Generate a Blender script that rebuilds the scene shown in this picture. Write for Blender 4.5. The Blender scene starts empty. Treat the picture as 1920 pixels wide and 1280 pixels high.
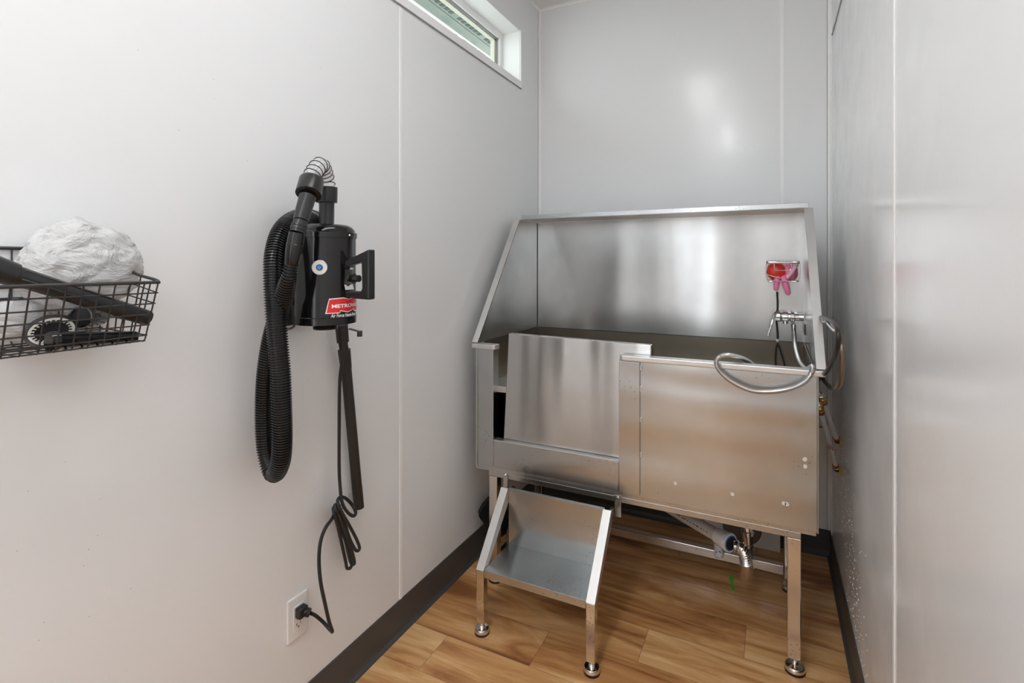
import bpy, bmesh, math, random
from mathutils import Vector, Matrix, noise
random.seed(7)
PI = math.pi
C = bpy.context.scene.collection
V = Vector

# ------------------------------------------------------------------ camera model
F = 980.0; CX = 960.0; HY = 493.0; VPX = 1447.0; H = 1.30
TH = math.atan((VPX - CX) / F); CT, ST = math.cos(TH), math.sin(TH)
def _ray(u, v):
    a = (u - CX) / F; b = (HY - v) / F
    return V((a * CT - ST, a * ST + CT, b))
def onX(u, v, X):
    r = _ray(u, v); return V((0, 0, H)) + r * (X / r.x)
def onY(u, v, Y):
    r = _ray(u, v); return V((0, 0, H)) + r * (Y / r.y)
def onZ(u, v, Z):
    r = _ray(u, v); return V((0, 0, H)) + r * ((Z - H) / r.z)

# ------------------------------------------------------------------ room numbers
XL, XR, YB, YF, ZC = -1.172, 0.235, 2.70, -1.70, 2.7225

# ------------------------------------------------------------------ mesh helpers
class MB:
    def __init__(s): s.v = []; s.f = []; s.sm = []; s.mi = []
    def add(s, vs, fs, smooth=False, mi=0):
        o = len(s.v); s.v += [V(p) for p in vs]
        for f in fs:
            s.f.append([i + o for i in f]); s.sm.append(smooth); s.mi.append(mi)
        return s
    def box(s, x0, x1, y0, y1, z0, z1, mi=0):
        vs = [(x, y, z) for z in (z0, z1) for y in (y0, y1) for x in (x0, x1)]
        return s.add(vs, [(0,2,3,1),(4,5,7,6),(0,1,5,4),(1,3,7,5),(3,2,6,7),(2,0,4,6)], mi=mi)
    def obox(s, c, ax, ay, az, mi=0):
        c, ax, ay, az = V(c), V(ax), V(ay), V(az)
        vs = [c + ax*x + ay*y + az*z for z in (-1,1) for y in (-1,1) for x in (-1,1)]
        return s.add(vs, [(0,2,3,1),(4,5,7,6),(0,1,5,4),(1,3,7,5),(3,2,6,7),(2,0,4,6)], mi=mi)
    def bar(s, a, b, w, h, side=None):
        a, b = V(a), V(b); d = (b - a); L = d.length; d.normalize()
        sd = V(side) if side else (V((0,0,1)).cross(d) if abs(d.z) < .95 else V((1,0,0)))
        sd = (sd - d * sd.dot(d)).normalized(); up = d.cross(sd)
        return s.obox((a + b) / 2, sd * w / 2, up * h / 2, d * L / 2)
    def prism(s, poly, axis, a, b, smooth=False):
        n = len(poly); vs = []
        for t in (a, b):
            for p in poly:
                q = list(p); q.insert(axis, t); vs.append(q)
        fs = [tuple(range(n)), tuple(range(2*n-1, n-1, -1))]
        s.add(vs, fs)
        s.add(vs, [(i, (i+1) % n, n + (i+1) % n, n + i) for i in range(n)], smooth)
        return s
    def tube(s, pts, r, n=10, closed=False, caps=True, smooth=True):
        pts = [V(p) for p in pts]; N = len(pts)
        rf = r if callable(r) else (lambda i, N=N: r)
        T = []
        for i in range(N):
            if closed: t = pts[(i+1) % N] - pts[i-1]
            else: t = pts[min(i+1, N-1)] - pts[max(i-1, 0)]
            T.append(t.normalized() if t.length > 1e-9 else V((0,0,1)))
        up = V((0,0,1)) if abs(T[0].z) < .9 else V((1,0,0))
        nrm = (up - T[0] * up.dot(T[0])).normalized(); vs = []
        for i in range(N):
            nrm = (nrm - T[i] * nrm.dot(T[i])).normalized(); bn = T[i].cross(nrm)
            rr = rf(i)
            for k in range(n):
                a = 2 * PI * k / n
                vs.append(pts[i] + (nrm * math.cos(a) + bn * math.sin(a)) * rr)
        fs = []
        for i in range(N if closed else N - 1):
            j = (i + 1) % N
            for k in range(n):
                l = (k + 1) % n
                fs.append((i*n+k, i*n+l, j*n+l, j*n+k))
        s.add(vs, fs, smooth)
        if caps and not closed:
            s.add(vs[:n], [tuple(range(n-1, -1, -1))]); s.add(vs[-n:], [tuple(range(n))])
        return s
    def lathe(s, o, d, prof, n=32, smooth=True, caps=True):
        """prof = [(distance along axis, radius)]"""
        o, d = V(o), V(d).normalized()
        u = (V((1,0,0)) if abs(d.x) < .9 else V((0,1,0))); u = (u - d * u.dot(d)).normalized(); w = d.cross(u)
        for (t0, r0), (t1, r1) in zip(prof[:-1], prof[1:]):
            vs = []
            for t, r in ((t0, r0), (t1, r1)):
                for k in range(n):
                    a = 2*PI*k/n; vs.append(o + d*t + (u*math.cos(a) + w*math.sin(a))*r)
            s.add(vs, [(k, (k+1) % n, n+(k+1) % n, n+k) for k in range(n)], smooth)
        if caps:
            for (t, r), rev in ((prof[0], True), (prof[-1], False)):
                if r > 1e-5:
                    vs = [o + d*t + (u*math.cos(2*PI*k/n) + w*math.sin(2*PI*k/n))*r for k in range(n)]
                    s.add(vs, [tuple(range(n-1,-1,-1)) if rev else tuple(range(n))])
        return s
    def ball(s, c, r, n=20, m=12, fn=None):
        c = V(c); r = V(r) if not isinstance(r, (int, float)) else V((r, r, r)); vs = []; fs = []
        for i in range(m + 1):
            th = PI * i / m
            for k in range(n):
                a = 2*PI*k/n
                d = V((math.sin(th)*math.cos(a), math.sin(th)*math.sin(a), math.cos(th)))
                q = V((d.x*r.x, d.y*r.y, d.z*r.z))
                if fn: q = q * fn(d)
                vs.append(c + q)
        for i in range(m):
            for k in range(n):
                l = (k+1) % n; fs.append((i*n+k, (i+1)*n+k, (i+1)*n+l, i*n+l))
        return s.add(vs, fs, True)
    def build(s, name, mat, parent=None, bevel=0, seg=2, weld=True):
        o0 = root_loc(parent)
        me = bpy.data.meshes.new(name)
        me.from_pydata([tuple(p - o0) for p in s.v], [], s.f)
        me.polygons.foreach_set('use_smooth', s.sm)
        mats = mat if isinstance(mat, (list, tuple)) else [mat]
        for m in mats: me.materials.append(m)
        if len(mats) > 1: me.polygons.foreach_set('material_index', s.mi)
        if weld:
            bm = bmesh.new(); bm.from_mesh(me)
            bmesh.ops.remove_doubles(bm, verts=bm.verts, dist=1e-5)
            bmesh.ops.recalc_face_normals(bm, faces=bm.faces)
            for e in bm.edges:
                if len(e.link_faces) == 2 and e.calc_face_angle(0) > .62: e.smooth = False
            bm.to_mesh(me); bm.free()
        me.update()
        ob = bpy.data.objects.new(name, me); C.objects.link(ob)
        if parent: ob.parent = parent
        if bevel:
            b = ob.modifiers.new('bevel', 'BEVEL'); b.width = bevel; b.segments = seg
            b.limit_method = 'ANGLE'; b.angle_limit = math.radians(40); b.harden_normals = False
        return ob
def root_loc(p):
    l = V((0,0,0))
    while p: l += V(p.location); p = p.parent
    return l
def thing(name, label, cat, loc, group=None):
    o = bpy.data.objects.new(name, None); C.objects.link(o); o.empty_display_size = .05
    o.location = loc; return tag(o, label, cat, group)
def tag(o, label, cat, group=None):
    o['label'] = label; o['category'] = cat
    if group: o['group'] = group
    return o
def struct(o):
    o['kind'] = 'structure'; return o
def catmull(P, n=8, closed=False):
    P = [V(p) for p in P]; out = []; N = len(P)
    rng = range(N) if closed else range(N - 1)
    for i in rng:
        if closed: a, b, c, d = P[i-1], P[i], P[(i+1) % N], P[(i+2) % N]
        else: a, b, c, d = P[max(i-1,0)], P[i], P[i+1], P[min(i+2,N-1)]
        for k in range(n):
            t = k / n
            out.append(.5*((2*b) + (c-a)*t + (2*a-5*b+4*c-d)*t*t + (-a+3*b-3*c+d)*t**3))
    if not closed: out.append(P[-1])
    return out
def resample(P, step):
    out = [P[0]]; acc = 0
    for a, b in zip(P[:-1], P[1:]):
        L = (b - a).length
        while acc + L >= step:
            t = (step - acc) / L; a = a + (b - a) * t; out.append(a); L = (b - a).length; acc = 0
        acc += L
    return out
def text_mesh(txt, size, depth=.0006, shear=0, bold=0, sx=1):
    cu = bpy.data.curves.new('lettering', 'FONT'); cu.body = txt; cu.size = size
    cu.extrude = depth; cu.shear = shear; cu.offset = bold; cu.align_x = 'LEFT'
    ob = bpy.data.objects.new('lettering', cu); C.objects.link(ob)
    dg = bpy.context.evaluated_depsgraph_get()
    me = bpy.data.meshes.new_from_object(ob.evaluated_get(dg))
    vs = [v.co.copy() for v in me.vertices]; fs = [tuple(p.vertices) for p in me.polygons]
    for v in vs: v.x *= sx
    bpy.data.objects.remove(ob); bpy.data.meshes.remove(me); bpy.data.curves.remove(cu)
    return vs, fs

# ------------------------------------------------------------------ materials
def mat(name, col, rough=.5, metal=0, **kw):
    m = bpy.data.materials.new(name); m.use_nodes = True
    b = m.node_tree.nodes['Principled BSDF']
    b.inputs['Base Color'].default_value = (*col, 1)
    b.inputs['Roughness'].default_value = rough; b.inputs['Metallic'].default_value = metal
    for k, v in kw.items():
        b.inputs[k.replace('_', ' ')].default_value = v
    return m
def N(m, t, **kw):
    n = m.node_tree.nodes.new(t)
    for k, v in kw.items(): setattr(n, k, v)
    return n
def L(m, a, b): m.node_tree.links.new(a, b)
def bsdf(m): return m.node_tree.nodes['Principled BSDF']
def coords(m, scale=(1,1,1), world=True):
    g = N(m, 'ShaderNodeNewGeometry') if world else N(m, 'ShaderNodeTexCoord')
    mp = N(m, 'ShaderNodeMapping'); mp.inputs['Scale'].default_value = scale
    L(m, g.outputs['Position' if world else 'Object'], mp.inputs['Vector']); return mp.outputs['Vector']
def noise_node(m, vec, scale, detail=3, rough=.5):
    n = N(m, 'ShaderNodeTexNoise'); n.inputs['Scale'].default_value = scale
    n.inputs['Detail'].default_value = detail; n.inputs['Roughness'].default_value = rough
    L(m, vec, n.inputs['Vector']); return n
def bump(m, hgt, strength, dist=.01, prev=None):
    b = N(m, 'ShaderNodeBump'); b.inputs['Strength'].default_value = strength; b.inputs['Distance'].default_value = dist
    L(m, hgt, b.inputs['Height'])
    if prev: L(m, prev, b.inputs['Normal'])
    return b.outputs['Normal']
def ramp(m, fac, stops):
    r = N(m, 'ShaderNodeValToRGB'); e = r.color_ramp.elements
    while len(e) < len(stops): e.new(.5)
    for i, (p, c) in enumerate(stops):
        e[i].position = p; e[i].color = (*c, 1) if len(c) == 3 else c
    L(m, fac, r.inputs['Fac']); return r.outputs['Color']
def math_n(m, op, a, b=None, c=None):
    n = N(m, 'ShaderNodeMath', operation=op)
    for i, x in enumerate((a, b, c)):
        if x is None: continue
        if isinstance(x, (int, float)): n.inputs[i].default_value = x
        else: L(m, x, n.inputs[i])
    return n.outputs[0]

# glossy reinforced plastic wall panel
def wall_material(name, col):
    m = mat(name, col, .17)
    bsdf(m).inputs['IOR'].default_value = 1.5
    v = coords(m); n1 = noise_node(m, v, 1.6, 1); n2 = noise_node(m, v, 90, 2)
    nb = bump(m, n1.outputs['Fac'], .25, .012); nb = bump(m, n2.outputs['Fac'], .10, .0006, nb)
    L(m, nb, bsdf(m).inputs['Normal'])
    n3 = noise_node(m, v, 7, 4)
    r = ramp(m, n3.outputs['Fac'], [(.3, (.14,)*3), (.7, (.24,)*3)]); L(m, r, bsdf(m).inputs['Roughness'])
    # faint scattered specks of dirt
    vo = N(m, 'ShaderNodeTexVoronoi'); vo.inputs['Scale'].default_value = 38; L(m, v, vo.inputs['Vector'])
    n4 = noise_node(m, v, 3.1, 3)
    k = math_n(m, 'MULTIPLY', math_n(m, 'LESS_THAN', vo.outputs['Distance'], .045), math_n(m, 'GREATER_THAN', n4.outputs['Fac'], .56))
    mx = N(m, 'ShaderNodeMix', data_type='RGBA'); L(m, math_n(m, 'MULTIPLY', k, .45), mx.inputs['Factor'])
    mx.inputs['A'].default_value = (*col, 1); mx.inputs['B'].default_value = (.22, .20, .18, 1)
    L(m, mx.outputs['Result'], bsdf(m).inputs['Base Color'])
    return m
M = {}
M['wall'] = wall_material('glossy_white_panel', (.83, .84, .85))
M['ceiling'] = mat('ceiling_panel', (.80, .80, .80), .35)
M['trim'] = mat('white_vinyl_trim', (.93, .93, .93), .35)
M['joint'] = mat('grey_joint_line', (.34, .34, .34), .5)  # plain grey for joint lines and strips along the panels
M['baseboard'] = mat('dark_grey_rubber', (.062, .062, .064), .42)

def steel(name, rough, aniso, col=(.62, .60, .575), wave=.5, spots=0, wscale=2.2, stretch=(1, 1, .35)):
    m = mat(name, col, rough, 1.0)
    b = bsdf(m); v = coords(m, stretch)
    g = N(m, 'ShaderNodeNewGeometry')
    if aniso:
        cr = N(m, 'ShaderNodeCombineXYZ'); cr.inputs[0].default_value = .02; cr.inputs[1].default_value = .03; cr.inputs[2].default_value = 1
        b.inputs['Anisotropic'].default_value = aniso; L(m, cr.outputs[0], b.inputs['Tangent'])
    n1 = noise_node(m, v, wscale, 1)
    nb = bump(m, n1.outputs['Fac'], wave, .02)
    vb = coords(m, (6, 6, 260)); n2 = noise_node(m, vb, 6, 2)
    nb = bump(m, n2.outputs['Fac'], .06, .0005, nb)
    L(m, nb, b.inputs['Normal'])
    n3 = noise_node(m, coords(m), 5, 5, .6)
    cc = ramp(m, n3.outputs['Fac'], [(.3, tuple(c*.9 for c in col)), (.7, tuple(min(1, c*1.05) for c in col))])
    if spots:
        vo = N(m, 'ShaderNodeTexVoronoi'); vo.inputs['Scale'].default_value = 85; L(m, coords(m), vo.inputs['Vector'])
        n4 = noise_node(m, coords(m), 6, 2)
        k = math_n(m, 'MULTIPLY', math_n(m, 'LESS_THAN', vo.outputs['Distance'], .20), math_n(m, 'GREATER_THAN', n4.outputs['Fac'], spots))
        mx = N(m, 'ShaderNodeMix', data_type='RGBA'); L(m, math_n(m, 'MULTIPLY', k, .55), mx.inputs['Factor'])
        L(m, cc, mx.inputs['A']); mx.inputs['B'].default_value = (.16, .14, .12, 1); cc = mx.outputs['Result']
    L(m, cc, b.inputs['Base Color'])
    return m
M['steel'] = steel('brushed_stainless', .26, .45, col=(.51, .53, .535), spots=.60, wave=1.0, stretch=(.35, 1, 2.4))
M['steel_frame'] = steel('frame_stainless', .30, 0, col=(.50, .51, .51), spots=.52, wave=.1)
M['steel_back'] = steel('brushed_stainless_splash', .22, .7, col=(.55, .56, .56), wave=1.0, wscale=2.8, stretch=(1, 1, .10))
M['steel_door'] = steel('brushed_stainless_door', .24, .7, col=(.57, .575, .57), wave=.8, wscale=7, stretch=(1, 1, .06))
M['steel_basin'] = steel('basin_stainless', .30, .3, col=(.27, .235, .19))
M['steel_light'] = steel('satin_stainless_edge', .42, 0, col=(.74, .735, .72), wave=.1)
M['steel_polish'] = steel('polished_stainless_tube', .13, 0, col=(.70, .68, .65), wave=.2, spots=.56)
M['chrome'] = mat('chrome', (.82, .82, .82), .06, 1)
M['hose_metal'] = mat('flexible_hose_metal', (.62, .62, .62), .22, 1)
M['hose_bronze'] = mat('braided_hose_brown', (.23, .18, .14), .3, 1)
M['black_gloss'] = mat('black_enamel', (.008, .008, .009), .10, 0)
M['black_plastic'] = mat('black_plastic', (.018, .018, .019), .32)
M['black_rubber'] = mat('black_rubber', (.014, .014, .014), .5)
M['black_hose'] = mat('black_ribbed_hose', (.013, .013, .014), .2)
M['wire_black'] = mat('black_coated_wire', (.03, .03, .032), .38)
M['white_plastic'] = mat('white_plastic', (.80, .80, .80), .3)
M['cream_pipe'] = mat('white_pipe', (.62, .58, .52), .4)
M['white_text'] = mat('white_print', (.85, .85, .85), .4)
M['red_label'] = mat('red_print', (.72, .022, .025), .3)
M['blue'] = mat('blue_button', (.05, .30, .80), .3)
M['red_print'] = mat('red_marker', (.5, .02, .02), .5)
M['brass'] = mat('brass', (.62, .33, .07), .25, 1)
M['copper'] = mat('copper_crimp', (.48, .13, .05), .35, .8)
M['yellow_foam'] = mat('yellow_sealant', (.60, .42, .12), .7)
M['pink'] = mat('pink_rubber', (.95, .25, .46), .4, 0, Subsurface_Weight=.15)
M['pink_light'] = mat('pale_pink_rubber', (.95, .58, .70), .4)
M['red_rubber'] = mat('red_rubber', (.80, .045, .03), .4)
M['strap'] = mat('pale_strap', (.75, .55, .40), .5)
M['dark_slot'] = mat('dark_slot', (.01, .01, .01), .6)
M['brown_disc'] = mat('brown_drain_cover', (.16, .125, .10), .4)
M['blue_ink'] = mat('blue_ink', (.03, .15, .45), .5)
M['dark_mark'] = mat('dark_print', (.05, .045, .04), .5)
M['sticker'] = mat('torn_label_residue', (.74, .72, .68), .6)

def floor_material():
    m = mat('wood_plank_floor', (.5, .3, .15), .34); b = bsdf(m)
    g = N(m, 'ShaderNodeNewGeometry'); sp = N(m, 'ShaderNodeSeparateXYZ'); L(m, g.outputs['Position'], sp.inputs[0])
    x, y = sp.outputs['X'], sp.outputs['Y']
    W, LEN = .173, 1.22
    ry = math_n(m, 'DIVIDE', math_n(m, 'SUBTRACT', y, 1.708), W)
    row = math_n(m, 'FLOOR', ry); fy = math_n(m, 'SUBTRACT', ry, row)
    rx = math_n(m, 'DIVIDE', math_n(m, 'SUBTRACT', math_n(m, 'ADD', x, .392), math_n(m, 'MULTIPLY', row, .31)), LEN)
    colm = math_n(m, 'FLOOR', rx); fx = math_n(m, 'SUBTRACT', rx, colm)
    cv = N(m, 'ShaderNodeCombineXYZ'); L(m, row, cv.inputs[0]); L(m, colm, cv.inputs[1])
    wn = N(m, 'ShaderNodeTexWhiteNoise', noise_dimensions='3D'); L(m, cv.outputs[0], wn.inputs['Vector'])
    # grain: stretched along x, shifted per plank
    sh = N(m, 'ShaderNodeVectorMath', operation='SCALE'); L(m, wn.outputs['Color'], sh.inputs[0]); sh.inputs['Scale'].default_value = 13
    ad = N(m, 'ShaderNodeVectorMath', operation='ADD'); L(m, g.outputs['Position'], ad.inputs[0]); L(m, sh.outputs[0], ad.inputs[1])
    mp = N(m, 'ShaderNodeMapping'); mp.inputs['Scale'].default_value = (1.2, 6.5, 1); L(m, ad.outputs[0], mp.inputs['Vector'])
    n1 = noise_node(m, mp.outputs[0], 1.6, 5, .62); n1.inputs['Distortion'].default_value = .8
    mp2 = N(m, 'ShaderNodeMapping'); mp2.inputs['Scale'].default_value = (3, 60, 1); L(m, ad.outputs[0], mp2.inputs['Vector'])
    n2 = noise_node(m, mp2.outputs[0], 2.2, 4, .6)
    wv = N(m, 'ShaderNodeTexWave', wave_type='BANDS', bands_direction='Y'); wv.inputs['Scale'].default_value = 2.0
    wv.inputs['Distortion'].default_value = 9; wv.inputs['Detail'].default_value = 3; wv.inputs['Detail Scale'].default_value = .8
    mp3 = N(m, 'ShaderNodeMapping'); mp3.inputs['Scale'].default_value = (.8, 4, 1); L(m, ad.outputs[0], mp3.inputs['Vector']); L(m, mp3.outputs[0], wv.inputs['Vector'])
    t = math_n(m, 'ADD', math_n(m, 'MULTIPLY', n1.outputs['Fac'], .95), math_n(m, 'MULTIPLY', n2.outputs['Fac'], .13))
    t = math_n(m, 'ADD', t, math_n(m, 'MULTIPLY', wv.outputs['Fac'], .03))
    t = math_n(m, 'ADD', t, math_n(m, 'MULTIPLY', math_n(m, 'SUBTRACT', wn.outputs['Value'], .5), .16))
    c = ramp(m, t, [(.33, (.27, .105, .036)), (.45, (.50, .235, .085)), (.56, (.66, .36, .145)), (.70, (.82, .53, .265))])
    ey = math_n(m, 'MINIMUM', fy, math_n(m, 'SUBTRACT', 1, fy)); ex = math_n(m, 'MINIMUM', fx, math_n(m, 'SUBTRACT', 1, fx))
    edge = math_n(m, 'MAXIMUM', math_n(m, 'LESS_THAN', ey, .0055), math_n(m, 'LESS_THAN', ex, .0009))
    mx = N(m, 'ShaderNodeMix', data_type='RGBA'); L(m, math_n(m, 'MULTIPLY', edge, .55), mx.inputs['Factor'])
    L(m, c, mx.inputs['A']); mx.inputs['B'].default_value = (.10, .045, .02, 1)
    L(m, mx.outputs['Result'], b.inputs['Base Color'])
    nb = bump(m, n2.outputs['Fac'], .08, .001); L(m, nb, b.inputs['Normal'])
    return m
M['floor'] = floor_material()

def bag_material():
    m = mat('thin_white_plastic_film', (.72, .72, .72), .22)
    b = bsdf(m); b.inputs['Alpha'].default_value = .80; b.inputs['Subsurface Weight'].default_value = .4
    b.inputs['Subsurface Radius'].default_value = (.03, .03, .03)
    v = coords(m, (1, 1, 1.8)); n1 = noise_node(m, v, 11, 5, .6); n1.inputs['Distortion'].default_value = 1.6
    L(m, bump(m, n1.outputs['Fac'], .8, .02), b.inputs['Normal']); return m
M['bag'] = bag_material()

# ------------------------------------------------------------------ room shell
T = .12
struct(MB().box(XL-.02, XR+.02, YF, YB+.02, -.05, 0).build('floor', M['floor']))
struct(MB().box(XL-T, XR+T, YF-T, YB+T, ZC, ZC+.1).build('ceiling', M['ceiling']))
struct(MB().box(XL-T, XR+T, YB, YB+T, 0, ZC).build('wall_back', M['wall']))
struct(MB().box(XR, XR+T, YF, YB, 0, ZC).build('wall_right', M['wall']))
# left wall with the high window opening
WY0, WY1, WZ0, WZ1 = .55, 2.450, 2.243, 2.507
WD = .13
mb = MB()
mb.box(XL-WD, XL, YF, YB, 0, WZ0); mb.box(XL-WD, XL, YF, YB, WZ1, ZC)
mb.box(XL-WD, XL, YF, WY0, WZ0, WZ1); mb.box(XL-WD, XL, WY1, YB, WZ0, WZ1)
struct(mb.build('wall_left', M['wall'], weld=False))
# wall behind the camera with a door holding an added glowing pane
DX0, DX1, DZ = -1.05, -.15, 2.05
struct(MB().box(XL-T, XR+T, YF-T, YF, 0, ZC).build('wall_front', M['wall']))
GX0, GX1, GZ0, GZ1 = -.95, -.55, .35, 1.90
db_ = MB().box(DX0, GX0, YF+.001, YF+.035, .004, DZ).box(GX1, DX1, YF+.001, YF+.035, .004, DZ).box(GX0, GX1, YF+.001, YF+.035, .004, GZ0).box(GX0, GX1, YF+.001, YF+.035, GZ1, DZ)
door = struct(db_.build('door_1', M['trim'], weld=False))
lit = bpy.data.materials.new('glowing_fill_pane'); lit.use_nodes = True; b = bsdf(lit)
b.inputs['Base Color'].default_value = (.8, .85, .9, 1); b.inputs['Emission Color'].default_value = (.93, .97, 1, 1); b.inputs['Emission Strength'].default_value = 1.7
MB().box(GX0, GX1, YF+.012, YF+.018, GZ0, GZ1).build('door_pane', lit, door)  # added emissive pane, gives frontal fill light
MB().box(DX0-.06, DX0-.002, YF+.001, YF+.018, 0, DZ+.06).box(DX1+.002, DX1+.06, YF+.001, YF+.018, 0, DZ+.06).box(DX0-.002, DX1+.002, YF+.001, YF+.018, DZ+.002, DZ+.06).build('door_casing', M['trim'], door)
MB().lathe((DX1-.06, YF+.035, 1.0), (0,1,0), [(0,.026),(.006,.026),(.008,.010),(.035,.010),(.040,.026),(.060,.026),(.068,.015)], 20).build('door_knob', M['chrome'], door)

# baseboards (rubber cove)
def cove(sx, x):   # profile in (x,z)
    return [(x, .004), (x, .117), (x + sx*.004, .117), (x + sx*.0045, .026), (x + sx*.007, .012), (x + sx*.016, .004), (x + sx*.016, .0)]
def base_y(name, sx, x, y0, y1):
    prof = cove(sx, x); vs = []
    for y in (y0, y1):
        for (px, pz) in prof: vs.append((px, y, pz))
    n = len(prof)
    struct(MB().add(vs, [(i, (i+1) % n, n+(i+1) % n, n+i) for i in range(n)] + [tuple(range(n)), tuple(range(2*n-1, n-1, -1))]).build(name, M['baseboard']))
base_y('baseboard_left', 1, XL, YF, YB)
base_y('baseboard_right', -1, XR, YF, YB)
mb = MB()
prof = [(YB, .004), (YB, .117), (YB-.004, .117), (YB-.0045, .026), (YB-.007, .012), (YB-.016, .004), (YB-.016, 0)]
vs = [(x, p[0], p[1]) for x in (XL, XR) for p in prof]; n = len(prof)
mb.add(vs, [(i, (i+1) % n, n+(i+1) % n, n+i) for i in range(n)] + [tuple(range(n)), tuple(range(2*n-1, n-1, -1))])
struct(mb.build('baseboard_back', M['baseboard']))

# mouldings between the wall panels
def trim(i, parts, m='trim', bevel=.0008):
    mb = MB()
    for p in parts: mb.box(*p)
    return struct(mb.build('trim_%d' % i, M[m], bevel=bevel))
trim(1, [(XL, XL+.0022, 1.468, 1.483, .117, WZ0-.04)])
trim(2, [(.034, .050, YB-.0022, YB, .117, ZC)])
trim(3, [(XR-.0022, XR, 1.357, 1.372, .117, ZC)])
trim(4, [(XL, XL+.013, YB-.003, YB, .117, ZC-.012), (XL, XL+.003, YB-.013, YB-.003, .117, ZC-.012)])
trim(5, [(XR-.013, XR, YB-.003, YB, .117, ZC-.012), (XR-.003, XR, YB-.05, YB-.003, .117, ZC-.012)])
trim(6, [(XL, XL+.003, YF, YB-.003, ZC-.014, ZC), (XL+.003, XL+.016, YF, YB-.003, ZC-.003, ZC)])
trim(7, [(XL+.003, XR, YB-.003, YB, ZC-.014, ZC), (XL+.016, XR, YB-.018, YB-.003, ZC-.003, ZC)])
trim(8, [(XR-.004, XR, .8, 2.636, 2.281, 2.289)], 'joint')
trim(9, [(XL, XL+.0015, YB-.0145, YB-.013, .117, ZC-.012)], 'joint', 0)
trim(10, [(XR-.0155, XR-.0135, YB-.002, YB, .117, ZC-.012)], 'joint', 0)
# trim below and around the window opening
trim(11, [(XL, XL+.006, WY0-.05, 2.463, 2.209, WZ0)])
trim(12, [(XL, XL+.0065, WY0-.05, 2.463, 2.2055, 2.209)], 'joint', 0)
trim(13, [(XL, XL+.006, WY1, WY1+.013, WZ0, WZ1+.004)])

# ------------------------------------------------------------------ window
win = bpy.data.objects.new('window_1', None); C.objects.link(win); win.location = (XL-WD, (WY0+WY1)/2, WZ0); struct(win)
# reveal (lining of the opening)
rv = MB(); xo = XL-WD
rv.box(xo, XL-.0005, WY0, WY1, WZ0-.004, WZ0+.002); rv.box(xo, XL-.0005, WY0, WY1, WZ1-.002, WZ1+.004)
rv.box(xo, XL-.0005, WY1-.002, WY1+.004, WZ0, WZ1); rv.box(xo, XL-.0005, WY0-.004, WY0+.002, WZ0, WZ1)
rv.build('window_reveal', M['trim'], win)
fr = MB(); x0, x1 = XL-WD-.01, XL-WD+.03; t = .032
fr.box(x0, x1, WY0+.002, WY1-.002, WZ0+.002, WZ0+t); fr.box(x0, x1, WY0+.002, WY1-.002, WZ1-t, WZ1-.002)
fr.box(x0, x1, WY1-t, WY1-.002, WZ0+t, WZ1-t); fr.box(x0, x1, WY0+.002, WY0+t, WZ0+t, WZ1-t)
fr.build('window_frame', M['trim'], win, bevel=.002)
sg = MB(); t2 = t+.004
sg.box(x0-.004, x1-.012, WY1-t2-.003, WY1-t, WZ0+t, WZ1-t); sg.box(x0-.004, x1-.012, WY0+t, WY1-t, WZ1-t2-.003, WZ1-t)
sg.build('window_gasket', mat('grey_gasket', (.38, .38, .38), .6), win)
sc = MB(); t3 = .046
sc.box(x0-.004, x1-.02, WY1-t3-.010, WY1-t2, WZ0+t, WZ1-t); sc.box(x0-.004, x1-.02, WY0+t, WY1-t2, WZ1-t3, WZ1-t2)
sc.build('window_bead', mat('beige_bead', (.62, .60, .52), .5), win)
gm = mat('window_glass', (1, 1, 1), 0); 
nt = gm.node_tree; nt.nodes.remove(bsdf(gm)); tr = nt.nodes.new('ShaderNodeBsdfTransparent'); gl = nt.nodes.new('ShaderNodeBsdfGlossy'); gl.inputs['Roughness'].default_value = .02
mxs = nt.nodes.new('ShaderNodeMixShader'); mxs.inputs[0].default_value = .07
tr.inputs['Color'].default_value = (.93, .97, .95, 1)
nt.links.new(tr.outputs[0], mxs.inputs[1]); nt.links.new(gl.outputs[0], mxs.inputs[2])
nt.links.new(mxs.outputs[0], nt.nodes['Material Output'].inputs[0])
MB().box(x0+.008, x0+.012, WY0+t, WY1-t, WZ0+t, WZ1-t).build('pane', gm, win)

# outside: eave soffit with a row of vent holes
def soffit_material():
    m = mat('green_grey_soffit', (.42, .50, .44), .6); v = coords(m); n = noise_node(m, v, 7, 4)
    L(m, ramp(m, n.outputs['Fac'], [(.3, (.105, .14, .12)), (.5, (.15, .175, .15)), (.75, (.19, .175, .155))]), bsdf(m).inputs['Base Color']); return m
ZS = 2.62
ev = thing('roof_eave', 'green grey roof eave with a row of square vent holes outside the high window', 'eave', (-1.48, 1.5, ZS))
MB().box(-1.540, -1.305, -.6, 4.2, ZS, ZS+.03).box(-1.614, -1.545, -.6, 4.2, ZS, ZS+.03).build('soffit', soffit_material(), ev)
MB().box(-1.546, -1.539, -.6, 4.2, ZS+.006, ZS+.025).build('groove', M['dark_slot'], ev)
MB().box(-1.634, -1.6145, -.6, 4.2, ZS+.004, ZS+.14).build('fascia', mat('fascia_board', (.55, .56, .52), .5), ev)
y = 1.3; k = 0; vm = mat('vent_shade', (.03, .045, .035), .8)
while y < 3.4:
    if k % 7 != 4: MB().box(-1.522, -1.494, y, y+.026, ZS-.003, ZS+.002).build('vent_hole', vm, ev)
    y += .042; k += 1
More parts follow.
